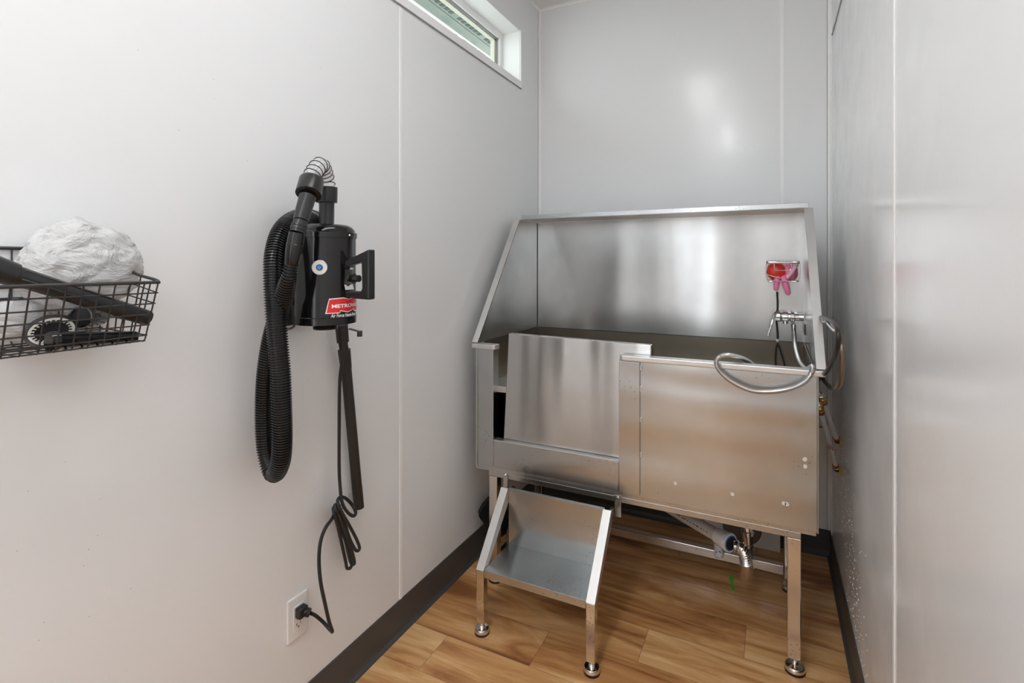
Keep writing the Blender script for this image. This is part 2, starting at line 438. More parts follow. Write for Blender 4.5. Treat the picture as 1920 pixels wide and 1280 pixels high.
# outside ground and a tree past the end of the eave
struct(MB().box(-14, XL-WD-.25, -6, 16, -.3, -.05).build('ground', mat('concrete_yard', (.45, .45, .43), .8)))
def tree(loc, h, r, label, n, col):
    t = thing('tree', label, 'tree', loc, None)
    lv = MB(); rnd = random.Random(n)
    for i in range(n):
        th = rnd.uniform(0, 2*PI); ph = math.acos(rnd.uniform(-1, 1)); rr = r * rnd.uniform(.35, 1)
        p = V(loc) + V((0, 0, h)) + V((math.sin(ph)*math.cos(th), math.sin(ph)*math.sin(th), math.cos(ph)*1.1)) * rr
        a = V((rnd.uniform(-1,1), rnd.uniform(-1,1), rnd.uniform(-1,1))).normalized(); b = a.orthogonal().normalized(); s = rnd.uniform(.05, .11)
        lv.add([p-a*s, p+b*s*.45, p+a*s, p-b*s*.45], [(0,1,2,3)])
    m = mat('leaves', col, .6, 0, Transmission_Weight=.1)
    lv.build('foliage', m, t, weld=False)
    br = MB().tube([V(loc), V(loc)+V((.05,0,h*.5)), V(loc)+V((0,0,h))], .09, 8)
    br.build('trunk', mat('bark', (.12, .08, .05), .9), t)
tree((-4.05, 7.75, -.05), 4.75, .85, 'leafy green tree seen low through the high window', 1600, (.05, .13, .10))

# ------------------------------------------------------------------ ceiling lights: one inferred, one added for fill
def troffer(y0, y1, label, power):
    x0, x1 = -.645, -.335
    t = thing('ceiling_light', label, 'light', ((x0+x1)/2, (y0+y1)/2, ZC), 'flat ceiling light panels')
    f = MB(); w = .015
    f.box(x0-w, x0, y0-w, y1+w, ZC-.018, ZC-.0005); f.box(x1, x1+w, y0-w, y1+w, ZC-.018, ZC-.0005)
    f.box(x0, x1, y0-w, y0, ZC-.018, ZC-.0005); f.box(x0, x1, y1, y1+w, ZC-.018, ZC-.0005)
    f.build('frame', M['trim'], t)
    m = bpy.data.materials.new('lit_diffuser'); m.use_nodes = True; b = bsdf(m)
    b.inputs['Base Color'].default_value = (.9, .9, .9, 1); b.inputs['Emission Color'].default_value = (.97, .985, 1, 1)
    b.inputs['Emission Strength'].default_value = power
    MB().box(x0, x1, y0, y1, ZC-.012, ZC-.004).build('diffuser', m, t)
troffer(.0, 1.25, 'long flat white ceiling light panel nearest the steel tub', 7.0)
troffer(-1.5, -.4, 'long flat white fill light panel added on the ceiling nearest the door', 18.0)  # added lamp behind the camera, lifts the back wall

# ------------------------------------------------------------------ dog wash tub
YT = 1.87; YK = 2.485
tub = thing('dog_wash_tub', 'large brushed stainless steel dog wash tub on legs with tall splash guard', 'tub', (-.48, 2.18, 0))
body = MB()
body.box(-.4955, .1257, YT, YT+.02, .464, .952)                       # right front panel
body.box(-1.0135, -.4965, YT, YT+.02, .472, .578)                     # apron under the doorway
body.box(-1.0865, -1.0145, YT, YT+.045, .472, .952)                   # corner post
bo = body.build('front_panel', M['steel'], tub, bevel=.0012)
MB().box(-1.0935, .1235, YT+.0035, YT+.03, .452, .4715).build('skirt', M['steel_frame'], bo)
MB().box(-1.0125, -.4975, YT-.002, YT+.03, .5785, .5835).build('doorway_sill', M['steel_light'], bo, bevel=.001)
MB().box(-.4945, -.4195, YT-.0075, YT-.0003, .474, .948).build('door_stop_strip', M['steel'], tub, bevel=.0015)
for z in (.927, .853, .742, .618):
    MB().box(-.4190, -.4135, YT-.005, YT-.0003, z-.009, z+.009).build('clip', M['steel_light'], tub, bevel=.001)
def rounded_cap(x0, x1, name):
    m = MB(); pts = []; r = .012; y0, y1 = YT-.013, YT+.03
    poly = []
    for (cx, cy, a0) in ((x0+r, y0+r, 180), (x1-r, y0+r, 270), (x1-.004, y1-.004, 0), (x0+.004, y1-.004, 90)):
        rr = r if cy < YT+.005 else .004
        for k in range(5):
            a = math.radians(a0 + 22.5*k); poly.append((cx + rr*math.cos(a), cy + rr*math.sin(a)))
    m.prism(poly, 2, .9495, .9685)
    return m.build(name, M['steel_light'], tub, bevel=.003)
rounded_cap(-.4915, .1495, 'rim_cap'); rounded_cap(-1.1140, -1.0005, 'rim_cap')
# outer side walls
MB().box(-1.0968, -1.0875, YT-.001, YK, .462, .9495).build('side_wall', M['steel'], tub, bevel=.001)
MB().box(.1262, .1300, YT-.001, YK, .462, .9495).build('side_wall', M['steel'], tub, bevel=.001)
# inner basin
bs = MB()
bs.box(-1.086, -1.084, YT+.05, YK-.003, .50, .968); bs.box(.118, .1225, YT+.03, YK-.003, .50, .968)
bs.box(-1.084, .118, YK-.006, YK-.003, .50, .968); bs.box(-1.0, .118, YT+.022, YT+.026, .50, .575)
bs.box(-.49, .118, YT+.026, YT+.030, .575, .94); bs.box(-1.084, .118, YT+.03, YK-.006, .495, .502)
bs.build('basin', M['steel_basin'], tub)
sm_ = MB()
sm_.box(-1.0872, -1.0860, YT+.06, YK-.004, .9682, .9705); sm_.box(-1.087, .121, YK-.0045, YK-.0028, .9682, .9705); sm_.box(.1210, .1222, YT+.06, YK-.004, .9682, .9705)
sm_.box(-1.0874, -1.0855, YK-.002, YK-.0005, .9705, 1.506)
sm_.build('seam', M['dark_slot'], tub)
gr = MB().box(-1.083, .115, YT+.045, YK-.008, .765, .790)
gr.build('raised_deck', M['steel_light'], tub, bevel=.002)
# splash guard: back sheet, two sides with slanted flanges, top shelf with its lip
XLs, XRb, XRt = -1.0875, .1235, .1100
def warp_grid(corners, nu, nv):
    a, b, c, d = [V(p) for p in corners]; vs = []; fs = []
    for j in range(nv+1):
        for i in range(nu+1):
            u, w = i/nu, j/nv; vs.append(a*(1-u)*(1-w) + b*u*(1-w) + c*u*w + d*(1-u)*w)
    for j in range(nv):
        for i in range(nu):
            k = j*(nu+1)+i; fs.append((k, k+1, k+nu+2, k+nu+1))
    return vs, fs
bp = MB().add([(XLs, YK, .9695), (XRb, YK, .9695), (XRt, YK, 1.507), (XLs, YK, 1.507), (XLs, YK+.004, .9695), (XRb, YK+.004, .9695), (XRt, YK+.004, 1.507), (XLs, YK+.004, 1.507)],
              [(0,1,2,3), (7,6,5,4), (0,4,5,1), (1,5,6,2), (2,6,7,3), (3,7,4,0)])
bp.build('back_splash', M['steel_back'], tub)
def side_splash(xb, xt, s):
    P = [(1.872, .9695), (2.276, 1.507), (YK-.001, 1.507), (YK-.001, .9695)]
    X = lambda z: xb + (xt-xb)*(z-.97)/.537
    vs = [(X(z), y, z) for y, z in P] + [(X(z)+s*.004, y, z) for y, z in P]
    o = MB().add(vs, [(0,1,2,3), (7,6,5,4), (0,4,5,1), (1,5,6,2), (2,6,7,3), (3,7,4,0)]).build('side_splash', M['steel_back'], tub)
    # slanted flange turned outward
    n = V((0, -(1.507-.9695), 2.276-1.872)).normalized()
    a0, a1 = V((xb, 1.870, .971)), V((xt, 2.274, 1.508))
    w0, w1 = .0265*s, .030*s
    vs = [a0, a0+V((w0,0,0)), a1+V((w1,0,0)), a1]; vs += [p + n*.003 for p in vs]
    q = MB().add(vs, [(3,2,1,0), (4,5,6,7), (0,1,5,4), (1,2,6,5), (2,3,7,6), (3,0,4,7)])
    b0, b1 = a0+V((w0,0,0)), a1+V((w1,0,0)); dn = -n*.014
    q.add([b0, b1, b1+dn, b0+dn, b0-V((s*.002,0,0)), b1-V((s*.002,0,0)), b1+dn-V((s*.002,0,0)), b0+dn-V((s*.002,0,0))], [(0,1,2,3),(7,6,5,4),(0,4,5,1),(1,5,6,2),(2,6,7,3),(3,7,4,0)])
    q.build('flange', M['steel_light'], o, bevel=.0008)
side_splash(XLs, XLs, -1); side_splash(XRb, XRt, 1)
sh = MB(); sh.box(XLs-.001, XRt, 2.279, YK+.004, 1.5085, 1.5115)
so = sh.build('top_shelf', M['steel_light'], tub)
MB().box(-1.077, .1245, 2.2695, 2.2775, 1.5095, 1.5290).build('shelf_lip', M['steel'], so, bevel=.001)
# frame under the body
fb = MB()
fb.box(-1.039, .0825, YT+.006, YT+.036, .430, .4515)
fr_ = MB(); fr_.box(-1.039, -1.003, YT+.036, 2.35, .430, .4515)
fr_.box(.0465, .0825, YT+.036, 2.35, .430, .4515); fr_.box(-1.039, .0825, 2.35, 2.38, .430, .4515)
fr_.build('rear_frame', M['steel_basin'], tub)  # darker steel puts the shade under the tub into the colour
fb.build('frame', M['steel_frame'], tub, bevel=.002)
MB().box(-.999, .0425, 2.335, 2.365, .062, .098).build('lower_stretcher', M['steel_polish'], tub, bevel=.002)
for (x0_, x1_) in ((-1.037, -1.0), (.0445, .0820)):
    MB().box(x0_+.006, x1_-.006, YT+.046, 2.325, .064, .095).build('side_stretcher', M['steel_polish'], tub, bevel=.002)
def level_foot(cx, cy, r, parent, top):
    f = MB().lathe((cx, cy, 0), (0,0,1), [(.0, r*.97), (.006, r), (.008, r*.98)], 28).build('rubber_pad', M['black_rubber'], parent)
    f2 = MB().lathe((cx, cy, 0), (0,0,1), [(.0085, r*.97), (.017, r*.97), (.021, r*.88), (.0225, r*.4), (.024, .0095), (.026, .0095), (.034, .0095), (.034, .0065), (top, .0065)], 28)
    f2.build('levelling_foot', M['chrome'], parent)
for x0_, x1_ in ((-1.037, -1.0), (.0445, .0820)):
    for y0_ in (YT+.006, 2.335):
        lg = MB().box(x0_, x1_, y0_, y0_+.036, .048, .4295).build('leg', M['steel_polish'], tub, bevel=.002)
        level_foot((x0_+x1_)/2 + .003, y0_+.018, .031, lg, .047)
# hooks for the step
for x0_, x1_, z0_ in ((-.9705, -.950, .375), (-.5130, -.4890, .378)):
    hk = MB().box(x0_, x1_, YT+.002, YT+.0055, z0_, .456).build('step_bracket', M['steel'], tub, bevel=.001)
    MB().lathe(((x0_+x1_)/2, YT+.0022, .447), (0,-1,0), [(0, .005), (.003, .005), (.0045, .003)], 14).build('bolt', M['chrome'], hk)
# torn label residue
for (u, v) in ((1266, 906), (1373, 926), (1470, 943), (1475, 945), (1509, 861), (1510, 874)):
    p = onY(u, v, YT-.0004); a = [V((random.uniform(.6,1)*math.cos(k*PI/4), 0, random.uniform(.6,1)*math.sin(k*PI/4)))*.0082 for k in range(8)]
    MB().prism([((p+q).x, (p+q).z) for q in a], 1, YT-.0006, YT-.0001).build('label_residue', M['sticker'], tub)

# removable sliding door leaning inside the doorway
dr = thing('tub_door', 'tall removable steel door panel leaning in the doorway of the dog tub', 'door', (-.68, 1.91, .5845))
pa = [(-.980, 1.895, .5845), (-.3895, 1.895, .5845), (-.3895, 1.912, 1.004), (-.966, 1.912, 1.012)]
vs = [V(p) for p in pa] + [V(p)+V((0,.026,0)) for p in pa]
MB().add(vs, [(0,1,2,3),(7,6,5,4),(0,4,5,1),(1,5,6,2),(2,6,7,3),(3,7,4,0)]).build('door_panel', M['steel_door'], dr, bevel=.0025)
MB().box(-.3888, -.3880, 1.914, 1.936, .60, .998).build('edge_channel', M['steel_basin'], dr)

# drain under the tub
dn = thing('drain_pipe', 'corrugated chrome drain tailpiece bending under the right half of the tub', 'pipe', (-.08, 2.17, .09))
tp = MB(); c = onY(1402, 1000, 2.17)
tp.lathe((c.x, c.y, .455), (0,0,-1), [(0,.021), (.165,.021), (.168,.0235), (.18,.0235), (.182,.020), (.215,.019), (.216,.021),(.225,.021),(.228,.016)], 24)
tp.build('tailpiece', M['chrome'], dn)
MB().lathe((c.x, c.y, .228), (0,0,-1), [(0,.0175), (.05,.0165), (.10,.0145), (.115,.0145)], 24).build('rubber_sleeve', mat('grey_sleeve', (.10,.11,.12), .5), dn)
P = [(1376,1023,2.10), (1387,1026,2.10), (1395,1037,2.11), (1399,1052,2.12), (1400,1066,2.135), (1398,1076,2.150), (1402,1075,2.165), (1403,1062,2.17)]
path = resample(catmull([onY(*p) for p in P], 16), .0012)
rib = lambda i: .0195 + .0028*math.sin(i*2*PI/8)*(1 if i < 75 else .1) + (.0025 if i >= 75 else 0)
MB().tube(path, rib, 20).build('flexible_elbow', M['chrome'], dn)

pv = thing('waste_pipe', 'cream white plastic waste pipe with dark printing slanting under the tub', 'pipe', onY(1365, 1018, 2.10))
a = onY(1361, 1013, 2.10); b = onY(1150, 890, 2.52); d_ = (b-a).normalized(); LL = (b-a).length
MB().lathe(a, d_, [(.0,.0240), (LL,.0240)], 28).build('pipe', M['cream_pipe'], pv)
nb_ = MB().lathe(a - d_*.022, d_, [(0,.0255), (.001,.0340), (.010,.0350), (.012,.0325), (.042,.0310), (.046,.029), (.062,.028)], 28)
nb_.build('coupling_nut', M['white_plastic'], pv)
MB().lathe(a - d_*.0235, d_, [(0,.0235), (.0005,.0280), (.003,.0280)], 28, caps=False).build('blue_washer', M['blue_ink'], pv)
MB().lathe(a - d_*.0222, d_, [(0,.026), (.002,.026)], 28).build('bore', M['dark_slot'], pv)
mk = MB(); cu_ = (V((0,0,H)) - a); side = d_.cross(cu_).normalized(); out = side.cross(d_).normalized()
if out.dot(cu_) < 0: out = -out
s_ = .07
rr = random.Random(3)
while s_ < LL*.62:
    w = rr.uniform(.003, .009); ang = -.35
    o_ = (out*math.cos(ang) + side*math.sin(ang))
    tdir = (side*math.cos(ang) - out*math.sin(ang))
    mk.obox(a + d_*s_ + o_*.0242, d_*w/2, tdir*.0022, o_*.0002); s_ += w + rr.choice((.003, .003, .010))
mk.build('printed_marks', M['dark_mark'], pv, weld=False)
# cleanout stub hanging beside it
st = thing('pipe_fitting', 'small white plastic pipe cap with blue mark resting on the lower bar', 'fitting', onY(1346, 1030, 2.33))
c0 = onY(1346, 1029, 2.32)
MB().lathe(c0+V((0,0,.022)), (0.15,-.25,-1), [(0,.0165),(.03,.0165),(.034,.018),(.046,.018),(.050,.014)], 24).build('cap', M['white_plastic'], st)
MB().obox(c0+V((.004,-.0215,-.004)), (.008,0,.004), (0,.0006,0), (-.002,0,.005)).build('blue_mark', M['blue_ink'], st)

# white board with a round cover behind the tub
bd = thing('access_board', 'white board with a large brown round cover standing at the back wall under the tub', 'board', (-.12, 2.64, 0))
xa, xb = onY(1321, 990, 2.64).x, onY(1463, 1000, 2.64).x
MB().box(xa, xb, 2.635, 2.650, .001, .33).build('board', M['white_plastic'], bd, bevel=.002)
cc = onY(1391, 1032, 2.632); 
MB().lathe((cc.x, 2.6345, .082), (0,-1,0), [(0,.083),(.003,.083),(.006,.078)], 48).build('round_cover', M['brown_disc'], bd)

# ------------------------------------------------------------------ step
stp = thing('tub_step', 'small stainless steel step with slanted side rails hooked to the front of the tub', 'step', (-.71, 1.68, 0))
SY0, SYB, ST_, SB = 1.585, 1.778, .232, .442
tr_ = MB(); tr_.box(-.8975, -.5275, SY0, SYB, ST_-.003, ST_); tr_.box(-.8975, -.5275, SY0, SY0+.002, ST_-.026, ST_-.003)
tr_.build('tread', M['steel'], stp, bevel=.001)
MB().box(-.8975, -.5275, SYB, SYB+.002, ST_-.004, SB-.004).box(-.8975, -.5275, SYB, SYB+.014, SB-.0035, SB-.0015).build('riser_panel', M['steel'], stp, bevel=.0006)
for x0_, x1_ in ((-.9275, -.8985), (-.5265, -.4975)):
    lg = MB().box(x0_, x1_, SY0, SY0+.029, .040, ST_-.006).build('leg', M['steel_polish'], stp, bevel=.0015)
    level_foot((x0_+x1_)/2, SY0+.0145, .0265, lg, .040)
    # slanted rail: open channel
    a = V(((x0_+x1_)/2, SY0, ST_-.004)); b = V(((x0_+x1_)/2, SYB-.006, SB)); 
    P = [(SY0, ST_-.0055), (SYB-.004, SB), (SYB+.008, SB), (SYB+.008, SB-.045), (SY0+.029, ST_-.0055)]
    w_ = .0015
    m = MB()
    m.prism(P, 0, x0_, x0_+w_); m.prism(P, 0, x1_-w_, x1_)
    n = V((0, -(SB-ST_), SYB-SY0)).normalized()
    f0, f1 = V((0, SY0, ST_-.0055)), V((0, SYB-.004, SB))
    m.add([(x0_, f0.y, f0.z), (x1_, f0.y, f0.z), (x1_, f1.y, f1.z), (x0_, f1.y, f1.z)] + [(x0_, f0.y+n.y*.0015, f0.z+n.z*.0015), (x1_, f0.y+n.y*.0015, f0.z+n.z*.0015), (x1_, f1.y+n.y*.0015, f1.z+n.z*.0015), (x0_, f1.y+n.y*.0015, f1.z+n.z*.0015)],
          [(3,2,1,0),(4,5,6,7),(0,1,5,4),(1,2,6,5),(2,3,7,6),(3,0,4,7)])
    m.build('side_rail', M['steel_light'], stp)
    MB().box(x0_+.002, x0_+.012, SYB+.003, YT+.001, SB-.050, SB-.030).build('hook_arm', M['steel_basin'], stp)

# ------------------------------------------------------------------ black item by the wall under the tub
bi = MB()
pts = [onX(897, 968, -1.13), onX(905, 953, -1.125), onX(917, 938, -1.12), onX(935, 930, -1.10), onX(950, 950, -1.08), onX(951, 1000, -1.07), onX(938, 1010, -1.08), onX(917, 988, -1.10), onX(906, 981, -1.12)]
off = V((-.028, .04, 0)); n = len(pts)
bi.add(pts + [p+off for p in pts], [tuple(range(n)), tuple(range(2*n-1, n-1, -1))] + [(i, (i+1) % n, n+(i+1) % n, n+i) for i in range(n)])
o = bi.build('rubber_mat', mat('crumpled_black', (.006, .006, .006), .55), bevel=.006)
tag(o, 'folded black mat stuffed by the left wall behind the tub leg', 'mat')

# ------------------------------------------------------------------ caddy with grooming items
cy0, cy1 = 2.385, 2.481; cx0, cx1 = -.021, .1010; cz0, cz1 = 1.226, 1.308
cd = thing('wire_caddy', 'small chrome wire caddy hung on the steel splash above the faucet', 'caddy', ((cx0+cx1)/2, (cy0+cy1)/2, cz0))
def rloop(x0, x1, z, r=.012):
    out = []
    for (cx, cy, a0) in ((x0+r, cy0+r, 180), (x1-r, cy0+r, 270), (x1-r, cy1-r, 0), (x0+r, cy1-r, 90)):
        for k in range(5):
            a = math.radians(a0+22.5*k); out.append(V((cx+r*math.cos(a), cy+r*math.sin(a), z)))
    return out
m = MB(); top = rloop(cx0, cx1, 0)
vs = [p+V((0,0,cz1-.010)) for p in top] + [p+V((0,0,cz1)) for p in top]; n = len(top)
m.add(vs, [(i, (i+1) % n, n+(i+1) % n, n+i) for i in range(n)], True)
o = m.build('top_band', M['chrome'], cd); sol = o.modifiers.new('thick', 'SOLIDIFY'); sol.thickness = .0015
m = MB(); m.tube(rloop(cx0+.004, cx1-.004, cz0), .0018, 8, closed=True)
for k in range(1, 8):
    x = cx0 + .004 + (cx1-cx0-.008)*k/8; m.tube([(x, cy0, cz0), (x, cy1, cz0)], .0011, 6)
m.build('bottom_grid', M['chrome'], cd)
m = MB()
for pts in ([(cx0, cy0+.012, cz1-.01), (cx0+.001, cy0+.006, cz0+.016), (cx0+.012, cy0+.002, cz0)], [(cx1, cy0+.012, cz1-.01), (cx1-.001, cy0+.006, cz0+.016), (cx1-.012, cy0+.002, cz0)],
            [(cx0+.03, cy0-.001, cz1-.01), (cx0+.031, cy0-.003, cz1-.030), (cx0+.038, cy0-.003, cz1-.038), (cx1-.036, cy0-.003, cz1-.036), (cx1-.030, cy0-.003, cz1-.028), (cx1-.030, cy0-.001, cz1-.01)]):
    m.tube(catmull(pts, 5), .0016, 8)
m.build('wire_front', M['chrome'], cd)
# red curry brush
rb = thing('curry_brush', 'round red rubber grooming brush in the left of the wire caddy', 'brush', (.012, 2.425, cz0+.003))
bc = V((.016, 2.428, cz0+.040))
MB().ball(bc, (.036, .030, .037), 28, 18, lambda d: 1 + .03*math.sin(9*d.x+3*d.z)+.04*noise.noise(d*6)).build('body', M['red_rubber'], rb)
MB().tube(catmull([bc+V((-.040,-.010,-.010)), bc+V((-.020,-.0335,-.018)), bc+V((.008,-.0355,-.026)), bc+V((.03,-.022,-.030))], 8), .0022, 8).build('strap', M['strap'], rb)
# pink gloves with fingers hanging through the wires
gv = thing('rubber_glove', 'pink rubber glove stuffed in the caddy with two fingers hanging out below', 'glove', (.065, 2.43, cz0))
gm_ = MB()
gm_.ball((.064, 2.440, cz0+.036), (.033, .026, .035), 26, 16, lambda d: 1 + .16*noise.noise(d*3.2+V((3,1,7))))
fa, fb_ = onY(1457, 524, 2.405), onY(1455, 545, 2.402)
gm_.tube(catmull([V((.03, 2.44, cz0+.02)), V((fa.x+.006, 2.42, cz0+.012)), fa, fb_], 6), lambda i: .0115 if i < 16 else (.0095 if i < 18 else .004), 14)
fa, fb_ = onY(1471, 526, 2.405), onY(1479, 553, 2.402)
gm_.tube(catmull([V((.06, 2.44, cz0+.02)), V((fa.x, 2.42, cz0+.014)), fa, fb_], 6), lambda i: .0125 if i < 16 else (.0105 if i < 18 else .004), 14)
gm_.build('glove', M['pink'], gv, weld=False)
MB().tube(catmull([(.052, 2.412, cz0+.010), (.068, 2.404, cz0+.030), (.082, 2.405, cz0+.055), (.092, 2.42, cz0+.072)], 6), lambda i: .0085, 12).build('finger', M['pink_light'], gv)
# grooming noose hanging from the caddy
ns = thing('grooming_noose', 'thin black grooming loop hanging on a small chain from the wire caddy', 'leash', onY(1457, 533, 2.459))
ch = MB()
for k in range(4):
    c_ = onY(1457, 531+4.6*k, 2.460); a_ = (V((1,0,0)) if k % 2 else V((0,1,0)))
    ch.tube([c_ + a_*math.cos(t*PI/5)*.0028 + V((0,0,1))*math.sin(t*PI/5)*.0055 for t in range(10)], .0011, 6, closed=True)
ch.build('chain', M['chrome'], ns)
P1 = catmull([onY(u, v, y) for u, v, y in ((1457,547,2.460),(1458,575,2.458),(1456,600,2.456),(1458,625,2.458),(1458,637,2.460))], 6)
lb = MB().tube(P1, .0038, 8)
lb.tube(catmull([onY(u, v, y) for u, v, y in ((1458,643,2.460),(1455,655,2.460),(1454,680,2.458),(1458,720,2.448),(1468,745,2.445),(1476,735,2.446),(1472,690,2.452),(1464,660,2.459),(1459,645,2.460))], 6), .0032, 8)
lb.build('strap', M['black_rubber'], ns, weld=False)
MB().ball(onY(1458, 638, 2.459), (.006,.006,.007), 12, 8).build('slider', M['white_plastic'], ns)

# ------------------------------------------------------------------ faucet and hoses
fz = onY(1480, 594, 2.43).z
fc = thing('shower_faucet', 'chrome single lever shower faucet on the steel splash below the caddy', 'faucet', (.08, 2.44, fz))
fx0 = onY(1452, 592, 2.43).x
m = MB().lathe((fx0, 2.43, fz), (1,0,0), [(0,.007),(.003,.019),(.020,.0215),(.024,.019),(.028,.0185),(.030,.0205),(.048,.0215),(.052,.017),(.058,.0165),(.060,.021),(.072,.021),(.075,.015),(.106,.015)], 26)
m.lathe((fx0+.040, 2.43, fz-.012), (0,0,-1), [(0,.012),(.008,.012),(.009,.009),(.016,.009)], 20)
m.build('valve_body', M['chrome'], fc)
m = MB()
for x in (fx0+.050, fx0+.075):
    m.lathe((x, 2.43, fz+.004), (0,1,0), [(0,.010),(.02,.010),(.021,.0155),(.0535,.0155)], 6, smooth=False)
m.build('wall_nut', M['chrome'], fc)
hp = catmull([(fx0+.012, 2.425, fz+.018), (fx0+.0, 2.405, fz+.012), onY(1447, 607, 2.38), onY(1441, 625, 2.37)], 8)
MB().tube(hp, lambda i: .0055-.0001*i, 10).build('lever', M['chrome'], fc)
MB().ball(onY(1440.5, 628, 2.37), (.0042,.0042,.005), 10, 8).build('lever_tip', M['chrome'], fc)
q = onY(1514, 613, 2.43)
MB().box(q.x-.011, q.x+.007, 2.42, 2.44, q.z-.032, q.z+.012).build('hose_bracket', M['black_plastic'], fc, bevel=.003)
# flexible shower hose draped over the rim
hz = thing('shower_hose', 'silver flexible shower hose looped over the front rim of the tub', 'hose', onY(1430, 735, 1.84))
HP = [(1488,612,2.43),(1489,625,2.43),(1491,650,2.36),(1498,675,2.22),(1509,690,2.05),(1517,690,1.935),(1523,687,1.872),(1521,700,1.842),(1508,716,1.838),(1482,728,1.838),(1448,734,1.838),(1410,732,1.838),(1375,717,1.838),(1352,698,1.838),(1343,681,1.838),(1349,669,1.842),(1366,665.5,1.872),(1388,670,1.93),(1407,680,2.0),(1422,697,2.06),(1428,730,2.10)]
hpath = resample(catmull([onY(*p) for p in HP], 14), .00105)
MB().tube(hpath, lambda i: .0072 + (.0007 if i % 4 in (0, 1) else -.0005), 12).build('ribbed_hose', M['hose_metal'], hz)
MB().lathe(onY(1488, 608, 2.43), (0,0,-1), [(0,.0085),(.014,.0085),(.015,.0075),(.024,.0075)], 14).build('hose_nut', M['chrome'], hz)

# supply hoses outside the right side of the tub
def hose(pts, r, name, label, m, parent=None, cat='hose', n=10):
    o = MB().tube(resample(catmull(pts, 12), .004), r, n).build(name, m)
    return tag(o, label, cat)
def P3(L_): return [onX(u, v, x) for u, v, x in L_]
hose(P3([(1521,600,.140),(1545,601,.150),(1562,609,.160),(1574,628,.168),(1579,655,.17),(1578,700,.17),(1573,722,.168),(1562,728,.163),(1550,719,.155),(1541,708,.146),(1532,712,.140)]), .0068, 'supply_hose', 'brown grey braided supply hose, outer loop beside the right end of the tub', M['hose_bronze'])
hose(P3([(1522,594,.139),(1545,596,.145),(1562,604,.150),(1572,625,.153),(1570,655,.153),(1560,680,.150),(1549,697,.145),(1538,706,.141)]), .0062, 'supply_hose', 'dark supply hose, inner loop beside the right end of the tub', mat('dark_hose', (.05, .042, .038), .35, .6))
cp = MB().bar(onX(1552, 601, .150), onX(1568, 619, .158), .018, .008); tag(cp.build('hose_clip', M['chrome'], bevel=.001), 'small chrome clip holding the two supply hoses', 'clip')

def pex(top, bot, label, hot):
    t = thing('water_pipe', label, 'pipe', bot, 'white water supply pipes')
    d = (bot-top).normalized(); Ln = (bot-top).length; r = .0088
    MB().lathe(top, d, [(0,r),(Ln*.97,r)], 18).build('pipe', M['white_plastic'], t)
    for s, rr, ln, m, nm in ((.004, .0112, .012, 'copper', 'crimp_ring'), (Ln*.90, .0112, .012, 'copper', 'crimp_ring')):
        MB().lathe(top+d*s, d, [(0,rr),(ln,rr)], 18).build(nm, M[m], t)
    MB().lathe(top-d*.004, -d, [(0,.008),(.002,.0125),(.014,.0135),(.018,.010),(.020,.0075)], 18).build('brass_fitting', M['brass'], t)
    MB().lathe(top-d*.024, -d, [(0,.007),(.001,.0115),(.012,.0115),(.014,.008),(.024,.006)], 6, smooth=False).build('union_nut', M['chrome'], t)
    MB().lathe(bot-d*.012, d, [(0,.0098),(.007,.0105),(.012,.0090)], 14).build('wall_elbow', M['black_rubber'], t)
    MB().lathe((XR-.0003, bot.y, bot.z), (-1,0,0), [(0,.021),(.002,.019),(.006,.012)], 14).build('sealant_ring', M['yellow_foam'], t)
    return t, d
bot1 = V((XR-.012, *onX(1577, 828, XR)[1:])); bot2 = V((XR-.012, *onX(1576, 882, XR)[1:]))
tA = onX(1543, 751, .160); tB = onX(1538, 769, .153)
pex(tA, bot1, 'upper white water pipe with brass fitting entering the right wall beside the tub', False)
t2_, d2 = pex(tB, bot2, 'lower white water pipe marked HOT in red beside the tub', True)
vs, fs = text_mesh('HOT', .017, .0003, bold=.0004)
mid = tB + d2*((bot2-tB).length*.52); vw = (V((0,0,H))-mid).normalized(); sd = d2.cross(vw).normalized(); nn = sd.cross(d2).normalized()
if nn.dot(vw) < 0: nn = -nn
ctr = sum(vs, V())/len(vs)
tv = []
for p in vs:
    a = (p.y-.006)/.0088; tv.append(mid + d2*(p.x) + (nn*math.cos(a) + (d2.cross(-nn))*math.sin(a)*1.0)*(.0091+p.z))
MB().add(tv, fs).build('lettering', M['red_print'], t2_)
q = onX(1536, 800, .165)
o = MB().lathe(q, (1,.2,0), [(0,.003),(.008,.003),(.009,.0045),(.018,.0045)], 14).build('pipe_stub', M['copper']); tag(o, 'short red capped pipe stub between tub and right wall', 'pipe')

# ------------------------------------------------------------------ vacuum on the left wall
AX, AY = -1.050, 1.011
vz0, vz1 = 1.142, 1.398
uc = V((.720, -.694, 0)); ur = V((.694, .720, 0))
vac = thing('vacuum_blower', 'black enamelled canister vacuum mounted upright on the left wall', 'vacuum', (AX, AY, vz0))
R = .0775
def az(a, r, z): a = math.radians(a); return V((AX, AY, z)) + (uc*math.cos(a) + ur*math.sin(a))*r
m = MB().lathe((AX, AY, 0), (0,0,1), [(vz0+.004,.055), (vz0,.070), (vz0+.002,R+.001), (vz0+.020,R+.0015), (vz0+.0215,R), (1.364,R), (1.3645,R+.003), (1.378,R+.003), (1.380,R-.001)], 64)
m.build('canister', M['black_gloss'], vac)
MB().lathe((AX, AY, 0), (0,0,1), [(1.378,R-.0005),(1.386,R-.003),(1.394,R-.010),(1.399,R-.020),(1.4005,R-.035),(1.4005,.02)], 64).build('lid', M['black_gloss'], vac)
MB().lathe((AX+.006, AY-.005, 0), (0,0,1), [(1.1375,.028),(1.1305,.031),(1.128,.030),(1.1275,.024)][::-1], 32).build('air_inlet', M['black_plastic'], vac)
